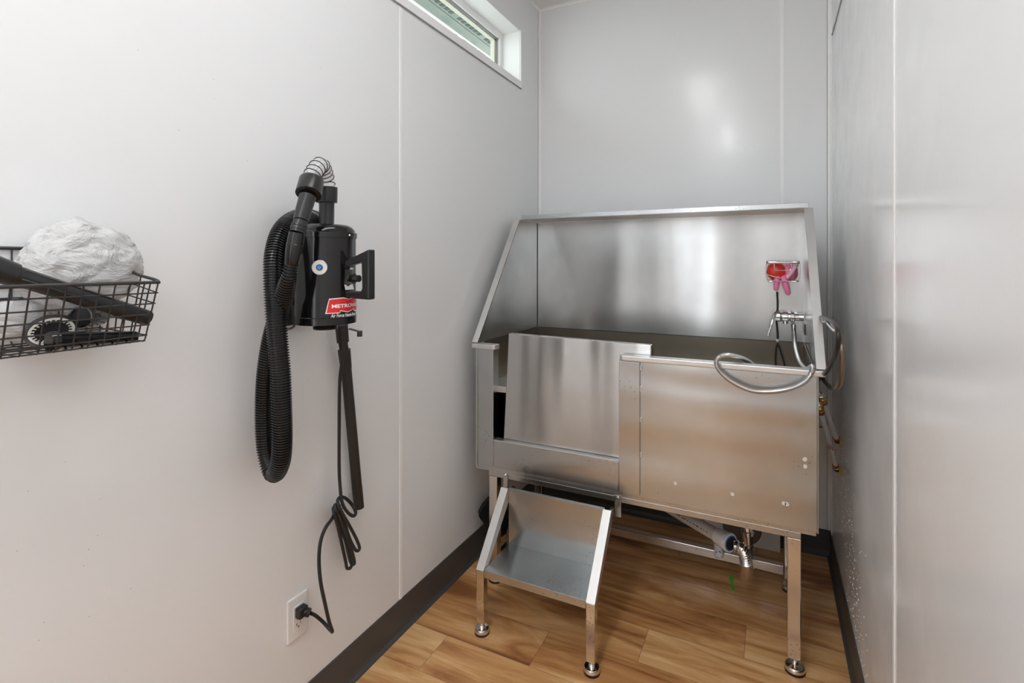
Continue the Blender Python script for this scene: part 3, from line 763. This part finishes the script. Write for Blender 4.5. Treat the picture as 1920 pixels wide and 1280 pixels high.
MB().lathe((AX, AY, 0), (0,0,1), [(vz0-.003,.022),(vz0-.012,.030),(vz0,.032)], 32).build('bottom_knob', M['black_plastic'], vac)
MB().ball(az(46, R+.0035, 1.371), .0032, 12, 8).build('screw', M['chrome'], vac)
# round dial with a blue button
dc = az(-9.5, R, 1.289); dd = az(-9.5, 1, 0) - az(-9.5, 0, 0)
m = MB().lathe(dc - dd*.004, dd, [(0,.0185),(.0065,.0185),(.0075,.0175)], 36); dial = m.build('dial_plate', mat('brushed_dial', (.72,.72,.72), .3, .6), vac)
MB().lathe(dc + dd*.0034, dd, [(0,.0078),(.003,.0078)], 24).build('button_surround', M['black_plastic'], dial)
MB().lathe(dc + dd*.0060, dd, [(0,.0058),(.004,.0052)], 24).build('button', M['blue'], dial)
# label
def arc_poly(top, bot, r, zb, k, name, m_, parent):
    vs = []; fs = []; a0, a1 = top[0][0], top[-1][0]; Nn = 60
    def itp(tab, a):
        for (p, q), (p2, q2) in zip(tab[:-1], tab[1:]):
            if p <= a <= p2: return q + (q2-q)*(a-p)/(p2-p)
        return tab[-1][1] if a > tab[-1][0] else tab[0][1]
    for i in range(Nn+1):
        a = a0 + (a1-a0)*i/Nn
        vs += [az(a, r, zb + itp(bot, a)*k), az(a, r, zb + itp(top, a)*k)]
    fs = [(2*i, 2*i+2, 2*i+3, 2*i+1) for i in range(Nn)]
    return MB().add(vs, fs, True).build(name, m_, parent)
PXM = .00133; zb = onX(612, 585, -.98).z
zb = 1.1755
top = [(2, 0), (7, 25), (34, 26.5), (48, 23), (66, 27.5), (92, 27.5), (98, 3)]
bt = [(2, 0), (25.7, 0), (27.6, 4), (45, .5), (63, 5.5), (66, 1), (98, 1)]
topb = [(0, -1.5), (6.2, 26.7), (34, 28.2), (48, 24.7), (66, 29.2), (93, 29.2), (100, 1.5)]
btb = [(0, -1.5), (26.2, -1.5), (28.2, 2.3), (45, -1.2), (62, 3.6), (65, -.7), (100, -.7)]
lab = arc_poly(topb, btb, R+.0006, zb, PXM, 'label', M['white_text'], vac)
arc_poly(top, bt, R+.0010, zb, PXM, 'label_field', M['red_label'], lab)
def wrap(txt, size, a0, z, shear, bold, sx, name, parent, m_='white_text', r=R+.0015):
    vs, fs = text_mesh(txt, size, .0002, shear, bold, sx)
    MB().add([az(a0 + math.degrees(p.x/R), r + p.z, z + p.y) for p in vs], fs).build(name, M[m_], parent, weld=False)
wrap('METROVAC', .0125, 10.5, zb+.0120, 0, .0003, 1.42, 'lettering', lab)
wrap('Air Force Hands-Free', .0125, 9.5, zb-.0115, .15, .0001, .70, 'lettering', vac)
# handle
hphi = 47
def hp_(r, z): return az(hphi, r, z)
zt, zb2 = 1.330, 1.212
rad = (az(hphi,1,0)-az(hphi,0,0)); tang = V((0,0,1)).cross(rad)
m = MB()
def hbox(r0, r1, z0, z1, w): m.obox(hp_((r0+r1)/2, (z0+z1)/2), rad*(r1-r0)/2, tang*w/2, V((0,0,(z1-z0)/2)))
out_ = [(R-.003, 1.307), (R+.030, 1.318), (R+.074, 1.335), (R+.074, 1.208), (R+.030, 1.210), (R-.003, 1.213)]
inn_ = [(R-.003, 1.291), (R+.030, 1.298), (R+.050, 1.303), (R+.052, 1.238), (R+.047, 1.228), (R-.003, 1.229)]
vs = []
for s in (-.013, .013):
    vs += [hp_(r, z) + tang*s for r, z in out_] + [hp_(r, z) + tang*s for r, z in inn_]
fs = []
for i in range(5):
    fs += [(i, i+1, 6+i+1, 6+i), (12+6+i, 12+6+i+1, 12+i+1, 12+i), (i+12, i+13, i+1, i), (6+i, 7+i, 19+i, 18+i)]
fs += [(0, 6, 18, 12), (5, 17, 23, 11)]
m.add(vs, fs); hd = m.build('handle', M['black_plastic'], vac, bevel=.004)
# chrome switch plate between the handle arms
P = [(R+.0015, 1.288), (R+.004, 1.284), (R-.001+.003, 1.262), (R+.002, 1.245), (R+.006, 1.232)]
vs = []
for s in (-.020, .012):
    vs += [az(hphi, r+.001, z) + tang*s for r, z in P]
MB().add(vs, [(i, i+1, 6+i, 5+i) for i in range(4)]).build('switch_plate', M['chrome'], vac)
bpv = az(hphi+12, R+.002, 1.26)
MB().lathe(bpv, rad, [(0,.013),(.003,.013),(.004,.008),(.012,.006),(.013,.009),(.020,.009)], 18).build('switch', M['black_plastic'], vac)
# bracket, wire hook and small peg
m = MB(); m.box(XL+.0005, XL+.012, AY-.055, AY+.05, vz0-.01, 1.335); m.box(XL+.012, AX-.055, AY-.02, AY+.02, 1.20, 1.30)
m.build('wall_bracket', M['black_plastic'], vac, bevel=.002)
m = MB(); q = [onX(549, 572, -1.06), onX(551, 600, -1.06), onX(551, 612, -1.07), onX(540, 617, -1.10), onX(533, 616, -1.14), onX(531, 600, -1.168)]
m.tube(catmull(q, 5), .0026, 8); m.build('wire_hook', M['wire_black'], vac)
m = MB(); a, b = onX(655, 616, -1.07), onX(676, 622, -1.04)
m.bar(a, b, .014, .0025); m.lathe(b+V((-.003,0,.003)), (0,0,-1), [(0,.0075),(.016,.0075)], 14); m.build('tool_peg', M['black_plastic'], vac)

# elbow, couplings, hose
vh = thing('vacuum_hose', 'black ribbed vacuum hose looped down the left wall from clear coiled elbow', 'hose', onX(520, 900, -1.08))
pt = V((AX+.002, AY+.003, 0))
MB().lathe((pt.x, pt.y, 1.399), (0,0,1), [(0,.0205),(.003,.0185),(.0585,.0195),(.060,.0265),(.0615,.0268),(.1000,.0275),(.1005,.024)], 36).build('outlet_cuff', M['black_plastic'], vh)
c0 = V((pt.x, pt.y, 1.499)); c1 = onX(584.5, 338, -1.006)
dcup = (onX(577, 370, -.992) - c1).normalized()
el = catmull([c0, c0+V((0,-.002,.022)), (c0+c1)/2 + V((.004,0,.046)), c1 - dcup*.020, c1], 24)
film = mat('clear_hose_film', (.9,.9,.9), .15, 0, Alpha=.35)
MB().tube(el, .0205, 24, caps=False).build('clear_elbow', film, vh)
# spiral wire
L_ = 0; acc = [0]
for a, b in zip(el[:-1], el[1:]): acc.append(acc[-1] + (b-a).length)
tot = acc[-1]; turns = 9; sp = []
def at_s(s):
    for i in range(len(acc)-1):
        if acc[i] <= s <= acc[i+1] + 1e-9:
            t = (s-acc[i])/(acc[i+1]-acc[i]); return el[i]*(1-t)+el[i+1]*t, (el[i+1]-el[i]).normalized()
    return el[-1], (el[-1]-el[-2]).normalized()
pl = (c1-c0).normalized(); bn = pl.cross(V((0,0,1))).normalized()
for k in range(turns*20+1):
    s = tot*(.03+.94*k/(turns*20)); p, t = at_s(s); n_ = bn.cross(t).normalized(); a = 2*PI*k/20
    sp.append(p + (bn*math.cos(a)+n_*math.sin(a))*.0212)
MB().tube(sp, .0013, 6).build('spiral_wire', M['wire_black'], vh)
MB().lathe(c1 + dcup*.0, dcup, [(-.002,.022),(.0,.0285),(.001,.0290),(.044,.0300),(.0455,.022)], 36).build('cuff', M['black_plastic'], vh)
q0, q1 = onX(576, 371, -.992), onX(563.6, 414, -.985)
d_ = (q1-q0).normalized(); l_ = (q1-q0).length
MB().lathe(q0, d_, [(-.004,.0195),(l_,.0175),(l_+.0005,.0160)], 32).build('tapered_tube', M['black_plastic'], vh)
q2 = onX(557.5, 436, -.985); l2 = (q2-q1).length; d2_ = (q2-q1).normalized()
MB().lathe(q1, d2_, [(0,.0160),(l2*.35,.0165),(l2*.37,.0180),(l2*.5,.0180),(l2*.52,.0170),(l2*.6,.0170),(l2*.62,.0180),(l2*.8,.0180),(l2*.82,.0165),(l2,.0165)], 32).build('swivel_collar', M['black_plastic'], vh)
q3 = onX(545.5, 498, -.995); d3 = (q3-q2).normalized(); l3 = (q3-q2).length
MB().lathe(q2, d3, [(0,.0165),(.001,.0190),(l3*.36,.0192),(l3*.37,.0198),(l3*.39,.0198),(l3*.42,.0194),(l3*.55,.0190),(l3*.98,.0150),(l3,.0140)], 32).build('hose_cuff', M['black_gloss'], vh)
HP = [(546,496,-.996),(541,520,-1.005),(533,550,-1.03),(520,598,-1.075),(508,645,-1.10),(500,700,-1.115),(497,760,-1.125),(498,820,-1.125),(504,862,-1.115),(515,886,-1.09),(526,864,-1.060),(529,820,-1.045),(528,760,-1.04),(526,700,-1.04),(521,640,-1.045),(516,580,-1.05),(513,520,-1.06),(515,475,-1.07),(527,435,-1.085),(549,413,-1.11),(575,407,-1.137),(600,414,-1.1475)]
hpth = resample(catmull([onX(*p) for p in HP], 14), .0016)
MB().tube(hpth, lambda i: min(.0215, .0125+i*.00018) + (.0020 if i % 4 in (0, 1) else -.0018), 22).build('ribbed_hose', M['black_hose'], vh)

# long crevice wand below the canister
wd = thing('vacuum_wand', 'long black flat vacuum wand hanging on the left wall below the canister', 'wand', onX(673, 952, -1.14))
def seg(u0, v0, u1, v1, x0_, x1_, w0, w1, name, m='black_plastic', flat=.75):
    a, b = onX(u0, v0, x0_), onX(u1, v1, x1_); d = (b-a).normalized(); vw = (V((0,0,H))-a).normalized()
    s = d.cross(vw).normalized(); f = s.cross(d).normalized(); vs = []; n = 24
    for p, w in ((a, w0), (b, w1)):
        vs += [p + s*w*math.cos(2*PI*k/n) + f*w*flat*math.sin(2*PI*k/n) for k in range(n)]
    MB().add(vs, [(k, (k+1) % n, n+(k+1) % n, n+k) for k in range(n)] + [tuple(range(n-1,-1,-1)), tuple(range(n, 2*n))], False).build(name, M[m], wd, bevel=.0005)
seg(640, 608, 643, 641, -1.125, -1.13, .0185, .0175, 'holder')
seg(643, 641, 645, 655, -1.13, -1.132, .0135, .0130, 'neck')
seg(645, 655, 649, 690, -1.132, -1.134, .0185, .0165, 'collar')
seg(649, 690, 669, 910, -1.134, -1.146, .0155, .0155, 'wand_tube')
seg(669, 910, 673.5, 952, -1.146, -1.148, .0160, .0150, 'tip')

# power cord
cdx = [(644,618,-1.10),(645,650,-1.10),(641,680,-1.10),(637,720,-1.11),(636,800,-1.12),(636,880,-1.12),(638,915,-1.12),(641,940,-1.11),(650,958,-1.10),(662,967,-1.10),(667,960,-1.11),(660,946,-1.13),(648,934,-1.13),(638,932,-1.12),(633,940,-1.11),(640,958,-1.10),(655,985,-1.10),(669,1012,-1.10),(674,1028,-1.11),(667,1031,-1.13),(655,1008,-1.15),(645,975,-1.15),(634,950,-1.13),(628,948,-1.115),(637,970,-1.105),(652,1008,-1.10),(663,1045,-1.10),(664,1057,-1.11),(657,1052,-1.13),(648,1015,-1.15),(638,975,-1.15),(630,952,-1.13),(625,955,-1.115),(633,985,-1.11),(641,1020,-1.11),(648,1052,-1.115),(651,1065,-1.125),(659,1060,-1.14),(655,1030,-1.155),(642,1000,-1.155),(632,975,-1.145),(628,963,-1.13),(622,973,-1.115),(610,990,-1.10),(601,1015,-1.095),(598,1050,-1.09),(601,1090,-1.085),(609,1130,-1.08),(617,1165,-1.08),(623,1183,-1.085),(619,1180,-1.105),(606,1166,-1.125),(592,1154,-1.135),(582,1149,-1.138)]
o = MB().tube(resample(catmull([onX(*p) for p in cdx], 10), .004), .0048, 10).build('power_cord', M['black_rubber'])
cdr = thing('power_cable', 'black power cord tied in a bundle and plugged into the wall outlet', 'cable', onX(623, 1183, -1.085))
o.parent = cdr
for v in o.data.vertices: v.co -= V(cdr.location)
tie = [onX(634+11*math.cos(t*PI/8), 953-4*math.cos(t*PI/8)+5*math.sin(t*PI/8), -1.128+.024*math.sin(t*PI/8)) for t in range(16)]
MB().tube(tie, .0012, 6, closed=True).build('wire_tie', M['wire_black'], cdr)

# outlet
ot = thing('wall_outlet', 'white wall outlet plate with a black plug low on the left wall', 'outlet', (XL, 1.02, .334))
a, b = onX(536.6, 1166, XL), onX(575, 1143, XL); zc_ = (a.z+b.z)/2; y0_, y1_ = a.y, b.y; hh = .0585
MB().box(XL+.0003, XL+.006, y0_, y1_, zc_-hh, zc_+hh).build('cover_plate', M['white_plastic'], ot, bevel=.003)
ymid = (y0_+y1_)/2
ins = MB().box(XL+.006, XL+.0078, ymid-.0168, ymid+.0168, zc_-.0335, zc_+.0335).build('receptacle', M['white_plastic'], ot, bevel=.0006)
m = MB(); X0, X1 = XL+.0076, XL+.0082
for s in (1, -1):
    c_ = zc_ + s*.019
    m.box(X0, X1, ymid-.0075, ymid-.0055, c_-.0025, c_+.0045); m.box(X0, X1, ymid+.0055, ymid+.0070, c_-.002, c_+.004)
    m.lathe((X0, ymid, c_-.0075), (1,0,0), [(0,.0022),(.0006,.0022)], 10)
m.box(X0, X1, ymid-.0060, ymid+.0060, zc_-.0052, zc_-.0012)
m.build('slots', M['dark_slot'], ins)
MB().box(X0, X1+.0006, ymid-.006, ymid+.006, zc_+.0005, zc_+.0045).build('reset_button', M['red_label'], ins)
for s in (1, -1): MB().lathe((XL+.0058, ymid, zc_+s*.048), (1,0,0), [(0,.003),(.0008,.0028)], 12).build('screw', M['white_plastic'], ot)
# plug
c_ = V((XL+.0085, ymid+.001, zc_+.017))
pg = MB().box(c_.x, c_.x+.020, c_.y-.015, c_.y+.015, c_.z-.014, c_.z+.014).build('plug', M['black_rubber'], cdr, bevel=.004, seg=3)
e = onX(582, 1149, -1.138); s0 = V((c_.x+.010, c_.y+.006, c_.z-.003)); dv = (e-s0).normalized(); ln = (e-s0).length
MB().lathe(s0, dv, [(0,.013),(ln*.35,.0125),(ln*.38,.0105),(ln*.45,.0105),(ln*.48,.0125),(ln*.58,.0125),(ln*.61,.0105),(ln*.68,.0105),(ln*.71,.0120),(ln*.9,.0115),(ln,.008)], 20).build('strain_relief', M['black_rubber'], pg)

# ------------------------------------------------------------------ wire basket and its contents
BY0, BY1 = .235, .563
XT, XBt = -.985, -1.018; ZT, ZR, ZB = 1.2657, 1.3255, 1.158; XW = XL+.003
bk = thing('wire_basket', 'black wire grid basket mounted on the left wall holding vacuum attachments', 'basket', (-1.08, .40, ZB))
m = MB(); rc = .012
rail = [V((XW, BY0, ZR)), V((XW, BY1-.001, ZR)), V((XW+.004, BY1, ZR-.001)), V((-1.08, BY1+.001, (ZR+ZT)/2-.012)), V((XT-.02, BY1, ZT+.004)), V((XT-.004, BY1-.006, ZT)), V((XT, BY1-.020, ZT)), V((XT, (BY0+BY1)/2, ZT)), V((XT, BY0+.02, ZT)), V((XT-.004, BY0+.006, ZT)), V((XT-.02, BY0, ZT+.004)), V((-1.08, BY0-.001, (ZR+ZT)/2-.012)), V((XW+.004, BY0, ZR-.001))]
m.tube(catmull(rail, 6, closed=True), .0030, 10, closed=True)
m.build('rim_wire', M['wire_black'], bk)
g = MB(); w = .0013
NY = 14; by0, by1 = BY0+.010, BY1-.010
ys = [BY0+.006 + (BY1-.012-BY0)*k/NY for k in range(NY+1)]
for y in ys:
    yb = by0 + (by1-by0)*(y-ys[0])/(ys[-1]-ys[0])
    g.tube([V((XW, y, ZR)), V((XW, yb, ZB+.006)), V((XW+.006, yb, ZB)), V((XBt-.005, yb, ZB)), V((XBt, yb, ZB+.005)), V((XT, y, ZT))], w, 6)
for k in range(1, 6):     # front horizontals
    t = k/5.6; x = XT + (XBt-XT)*t; z = ZT + (ZB-ZT)*t; d0 = .010*t
    g.tube([V((x, BY0+.004+d0, z)), V((x, BY1-.004-d0, z))], w, 6)
for k in range(1, 8):     # back horizontals
    z = ZR - .0215*k; g.tube([V((XW, BY0+.006, z)), V((XW, BY1-.006, z))], w, 6)
for k in range(0, 6):     # bottom
    x = XW + (XBt-XW)*k/5; g.tube([V((x, by0, ZB+.0015)), V((x, by1, ZB+.0015))], w, 6)
for s, ytop, ybt in ((1, BY1-.002, by1), (-1, BY0+.002, by0)):   # ends
    for k in range(1, 6):
        t = k/5.6; y = ytop + (ybt-ytop)*t
        zA = (ZR-.02)*(1-t) + ZB*t; zF = ZT*(1-t) + ZB*t
        g.tube([V((XW, y, zA)), V((XT+(XBt-XT)*t, y, zF))], w, 6)
    for k in range(1, 6):
        u = k/6; x1_ = XW + (XT-XW)*u; x2_ = XW + (XBt-XW)*u; zt = ZR + (ZT-ZR)*min(1, u*1.15)
        g.tube([V((x1_, ytop, zt-.004)), V((x2_, ybt, ZB))], w, 6)
g.build('wire_grid', M['wire_black'], bk, weld=False)

def in_tube(name, label, P, prof, m, cat, n=24, flat=1):
    a, b = P; d = (b-a).normalized(); Ln = (b-a).length
    t = thing(name, label, cat, (a+b)/2)
    return t, a, d, Ln
# wand lying across the basket
a, b = onX(-30, 497, -1.040), onX(279, 597, -1.030); d_ = (b-a).normalized(); Ln = (b-a).length
wt = thing('crevice_wand', 'long black plastic vacuum wand lying diagonally across the wire basket', 'wand', (a+b)/2)
j = onX(28, 514, -1.038); lj = (j-a).length
MB().lathe(a, d_, [(0,.0205),(lj,.0180),(lj+.001,.0152)], 30).build('wide_end', M['black_plastic'], wt)
m = MB().lathe(a+d_*lj, d_, [(0,.0152),(Ln-lj-.06,.0142),(Ln-lj-.055,.0146),(Ln-lj-.005,.0142),(Ln-lj,.0125)], 30)
m.build('wand_tube', M['black_plastic'], wt)
vw = (V((0,0,H))-a).normalized(); sd = d_.cross(vw).normalized(); nn = sd.cross(d_).normalized()
if nn.dot(vw) < 0: nn = -nn
rd = MB()
for off in (-.9, .15):
    o_ = nn*math.cos(off) + sd*math.sin(off)
    rd.tube([a+d_*(lj+.006)+o_*.0152, a+d_*(Ln-.07)+o_*.0148], .0012, 6)
rd.build('ridge', M['black_plastic'], wt)
# small nozzle lying along the bottom front
a, b = onX(90, 640, -1.040), onX(255, 630, -1.038); d_ = (b-a).normalized(); Ln = (b-a).length
nz = thing('crevice_nozzle', 'short tapered black crevice nozzle on the bottom of the wire basket', 'nozzle', (a+b)/2)
MB().lathe(a, d_, [(0,.0150),(.003,.0160),(.012,.0160),(.014,.0145),(Ln-.004,.0098),(Ln,.0085)], 26).build('nozzle', M['black_gloss'], nz)
# dust brush: oval head with pale bristle teeth
dbc = onX(97, 621, -1.070)
db = thing('dust_brush', 'oval black dust brush head with pale notched bristle ring in the wire basket', 'brush', dbc)
vw = (V((0,0,H))-dbc).normalized(); sdx = V((0,0,1)).cross(vw).normalized(); upx = vw.cross(sdx).normalized()
tl = math.radians(14); e1 = sdx*math.cos(tl)+upx*math.sin(tl); e2 = upx*math.cos(tl)-sdx*math.sin(tl)
def oval(c, ra, rb, n=48): return [c + e1*ra*math.cos(2*PI*k/n) + e2*rb*math.sin(2*PI*k/n) for k in range(n)]
n = 48
rings = [oval(dbc+vw*.002, .027, .019), oval(dbc+vw*.002, .031, .0225), oval(dbc-vw*.012, .036, .028), oval(dbc-vw*.035, .022, .017)]
m = MB()
for r0, r1 in zip(rings[:-1], rings[1:]): m.add(r0+r1, [(k, (k+1) % n, n+(k+1) % n, n+k) for k in range(n)], True)
m.add(rings[-1], [tuple(range(n))]); m.build('brush_head', M['black_plastic'], db)
r0, r1, r2 = oval(dbc+vw*.006, .0300, .0215), oval(dbc+vw*.006, .0265, .0180), oval(dbc-vw*.010, .0262, .0178)
m = MB().add(r0+r1, [(k, (k+1) % n, n+(k+1) % n, n+k) for k in range(n)]).add(r1+r2, [(k, (k+1) % n, n+(k+1) % n, n+k) for k in range(n)])
for k in range(1, n, 2):
    p = r1[k]; q_ = dbc+vw*.006; dr_ = (q_-p).normalized(); tt = vw.cross(dr_)
    m.obox(p+dr_*.0018, dr_*.0025, tt*.0010, vw*.001)
m.build('bristle_ring', mat('pale_bristle', (.72, .70, .64), .6), db, weld=False)
m = MB().add(oval(dbc-vw*.008, .0262, .0178), [tuple(range(n))]); m.build('hollow', M['dark_slot'], db)
# short round adapter
ac = onX(150, 594, -1.075); vw = (V((0,0,H))-ac).normalized(); dd_ = (vw + V((-.2,-.5,0))).normalized()
ad_ = thing('hose_adapter', 'short black round hose adapter facing outward in the middle of the basket', 'adapter', ac)
MB().lathe(ac, -dd_, [(.0,.0165),(.0,.0190),(.03,.0190),(.06,.0165)], 28, caps=False).build('adapter_tube', M['black_gloss'], ad_)
MB().lathe(ac - dd_*.004, -dd_, [(0,.0165),(.001,.0165)], 28).build('opening', M['dark_slot'], ad_)
# crumpled plastic bag
bc = onX(152, 500, -1.095)
yl, yr = onX(34, 500, -1.10).y, onX(262, 500, -1.10).y
def crumple(d):
    v = 1 + .10*noise.noise(d*1.7+V((4,2,9))) + .07*noise.noise(d*4+V((1,5,2)))
    r_ = 1-abs(noise.noise(V((d.x*3, d.y*3, d.z*7))+V((8,1,3)))); v += .07*(r_-.7)
    r_ = 1-abs(noise.noise(V((d.x*7, d.y*7, d.z*15)))); v += .035*(r_-.7)
    if d.z > 0: v *= 1 + .16*math.exp(-((d.y+.12)/.35)**2)*d.z
    return v
m = MB().ball(V((-1.112, (yl+yr)/2+.002, 1.290)), (.050, (yr-yl)/2*1.03, .078), 120, 70, crumple)
bagt = thing('plastic_bag', 'crumpled translucent white plastic bag heaped in the wire basket', 'bag', (-1.112, (yl+yr)/2, 1.23))
m.build('bag_body', M['bag'], bagt)
kc = onX(250, 488, -1.10)
MB().ball(kc, (.014, .014, .020), 40, 24, lambda d: 1+.35*noise.noise(d*3+V((2,2,2)))+.2*noise.noise(d*8)).build('bag_tail', M['bag'], bagt)
kc = onX(128, 440, -1.12)
# white folded bags under
m = MB().ball(onX(35, 600, -1.13), (.020, .045, .034), 50, 30, lambda d: 1+.15*noise.noise(d*3+V((5,2,2)))+.07*noise.noise(d*8))
o = m.build('plastic_bag', M['bag']); tag(o, 'white folded plastic bag low at the left end of the wire basket', 'bag')

# ------------------------------------------------------------------ water droplets on the right wall
m = MB(); rnd = random.Random(11)
for k in range(300):
    v_ = rnd.uniform(760, 1275); u_ = 1590 + (v_-980)*.085 + rnd.gauss(0, 8)
    p = onX(u_, v_, XR-.0002); r_ = rnd.uniform(.0007, .0019)
    if p.z > .13: m.ball(p, (r_*.5, r_, r_*rnd.uniform(1, 1.6)), 7, 4)
o = m.build('water_droplets', mat('water_drop', (.9, .92, .93), .05, 0, Specular_IOR_Level=1.0), weld=False)
tag(o, 'spray of tiny water droplets on the lower right wall beside the tub', 'droplets'); o['kind'] = 'stuff'

# ------------------------------------------------------------------ green glow on the floor, drawn as a coloured strip
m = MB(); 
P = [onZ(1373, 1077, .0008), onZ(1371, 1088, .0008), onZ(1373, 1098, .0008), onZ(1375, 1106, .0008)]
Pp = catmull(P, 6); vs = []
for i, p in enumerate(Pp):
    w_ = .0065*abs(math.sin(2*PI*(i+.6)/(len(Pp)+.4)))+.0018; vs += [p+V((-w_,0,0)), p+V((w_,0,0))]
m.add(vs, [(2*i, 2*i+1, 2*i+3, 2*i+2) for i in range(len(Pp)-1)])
o = m.build('green_glow', mat('green_glow_tint', (.10, .60, .03), .1, 0, Alpha=.85), weld=False)
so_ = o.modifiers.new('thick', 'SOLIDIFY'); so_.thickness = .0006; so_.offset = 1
tag(o, 'small bright green glow drawn as a streak on the wood floor under the tub drain', 'glow')

# ------------------------------------------------------------------ world, camera, colour management
w = bpy.data.worlds.new('World'); bpy.context.scene.world = w; w.use_nodes = True
bg = w.node_tree.nodes['Background']; bg.inputs['Color'].default_value = (.93, .97, 1, 1); bg.inputs['Strength'].default_value = 4.4
cam = bpy.data.cameras.new('camera'); co = bpy.data.objects.new('camera', cam); C.objects.link(co)
co.location = (0, 0, H); co.rotation_euler = (PI/2, 0, TH)
cam.sensor_width = 36; cam.lens = F/1920*36; cam.shift_y = -(640-HY)/1920; cam.clip_start = .02
sc_ = bpy.context.scene; sc_.camera = co
sc_.view_settings.view_transform = 'Standard'; sc_.view_settings.look = 'None'; sc_.view_settings.gamma = 1
sc_.view_settings.exposure = 0.08; sc_.view_settings.use_curve_mapping = False
sc_.cycles.max_bounces = 14; sc_.cycles.diffuse_bounces = 8; sc_.cycles.glossy_bounces = 8; sc_.cycles.transparent_max_bounces = 16
sc_.cycles.sample_clamp_indirect = 6
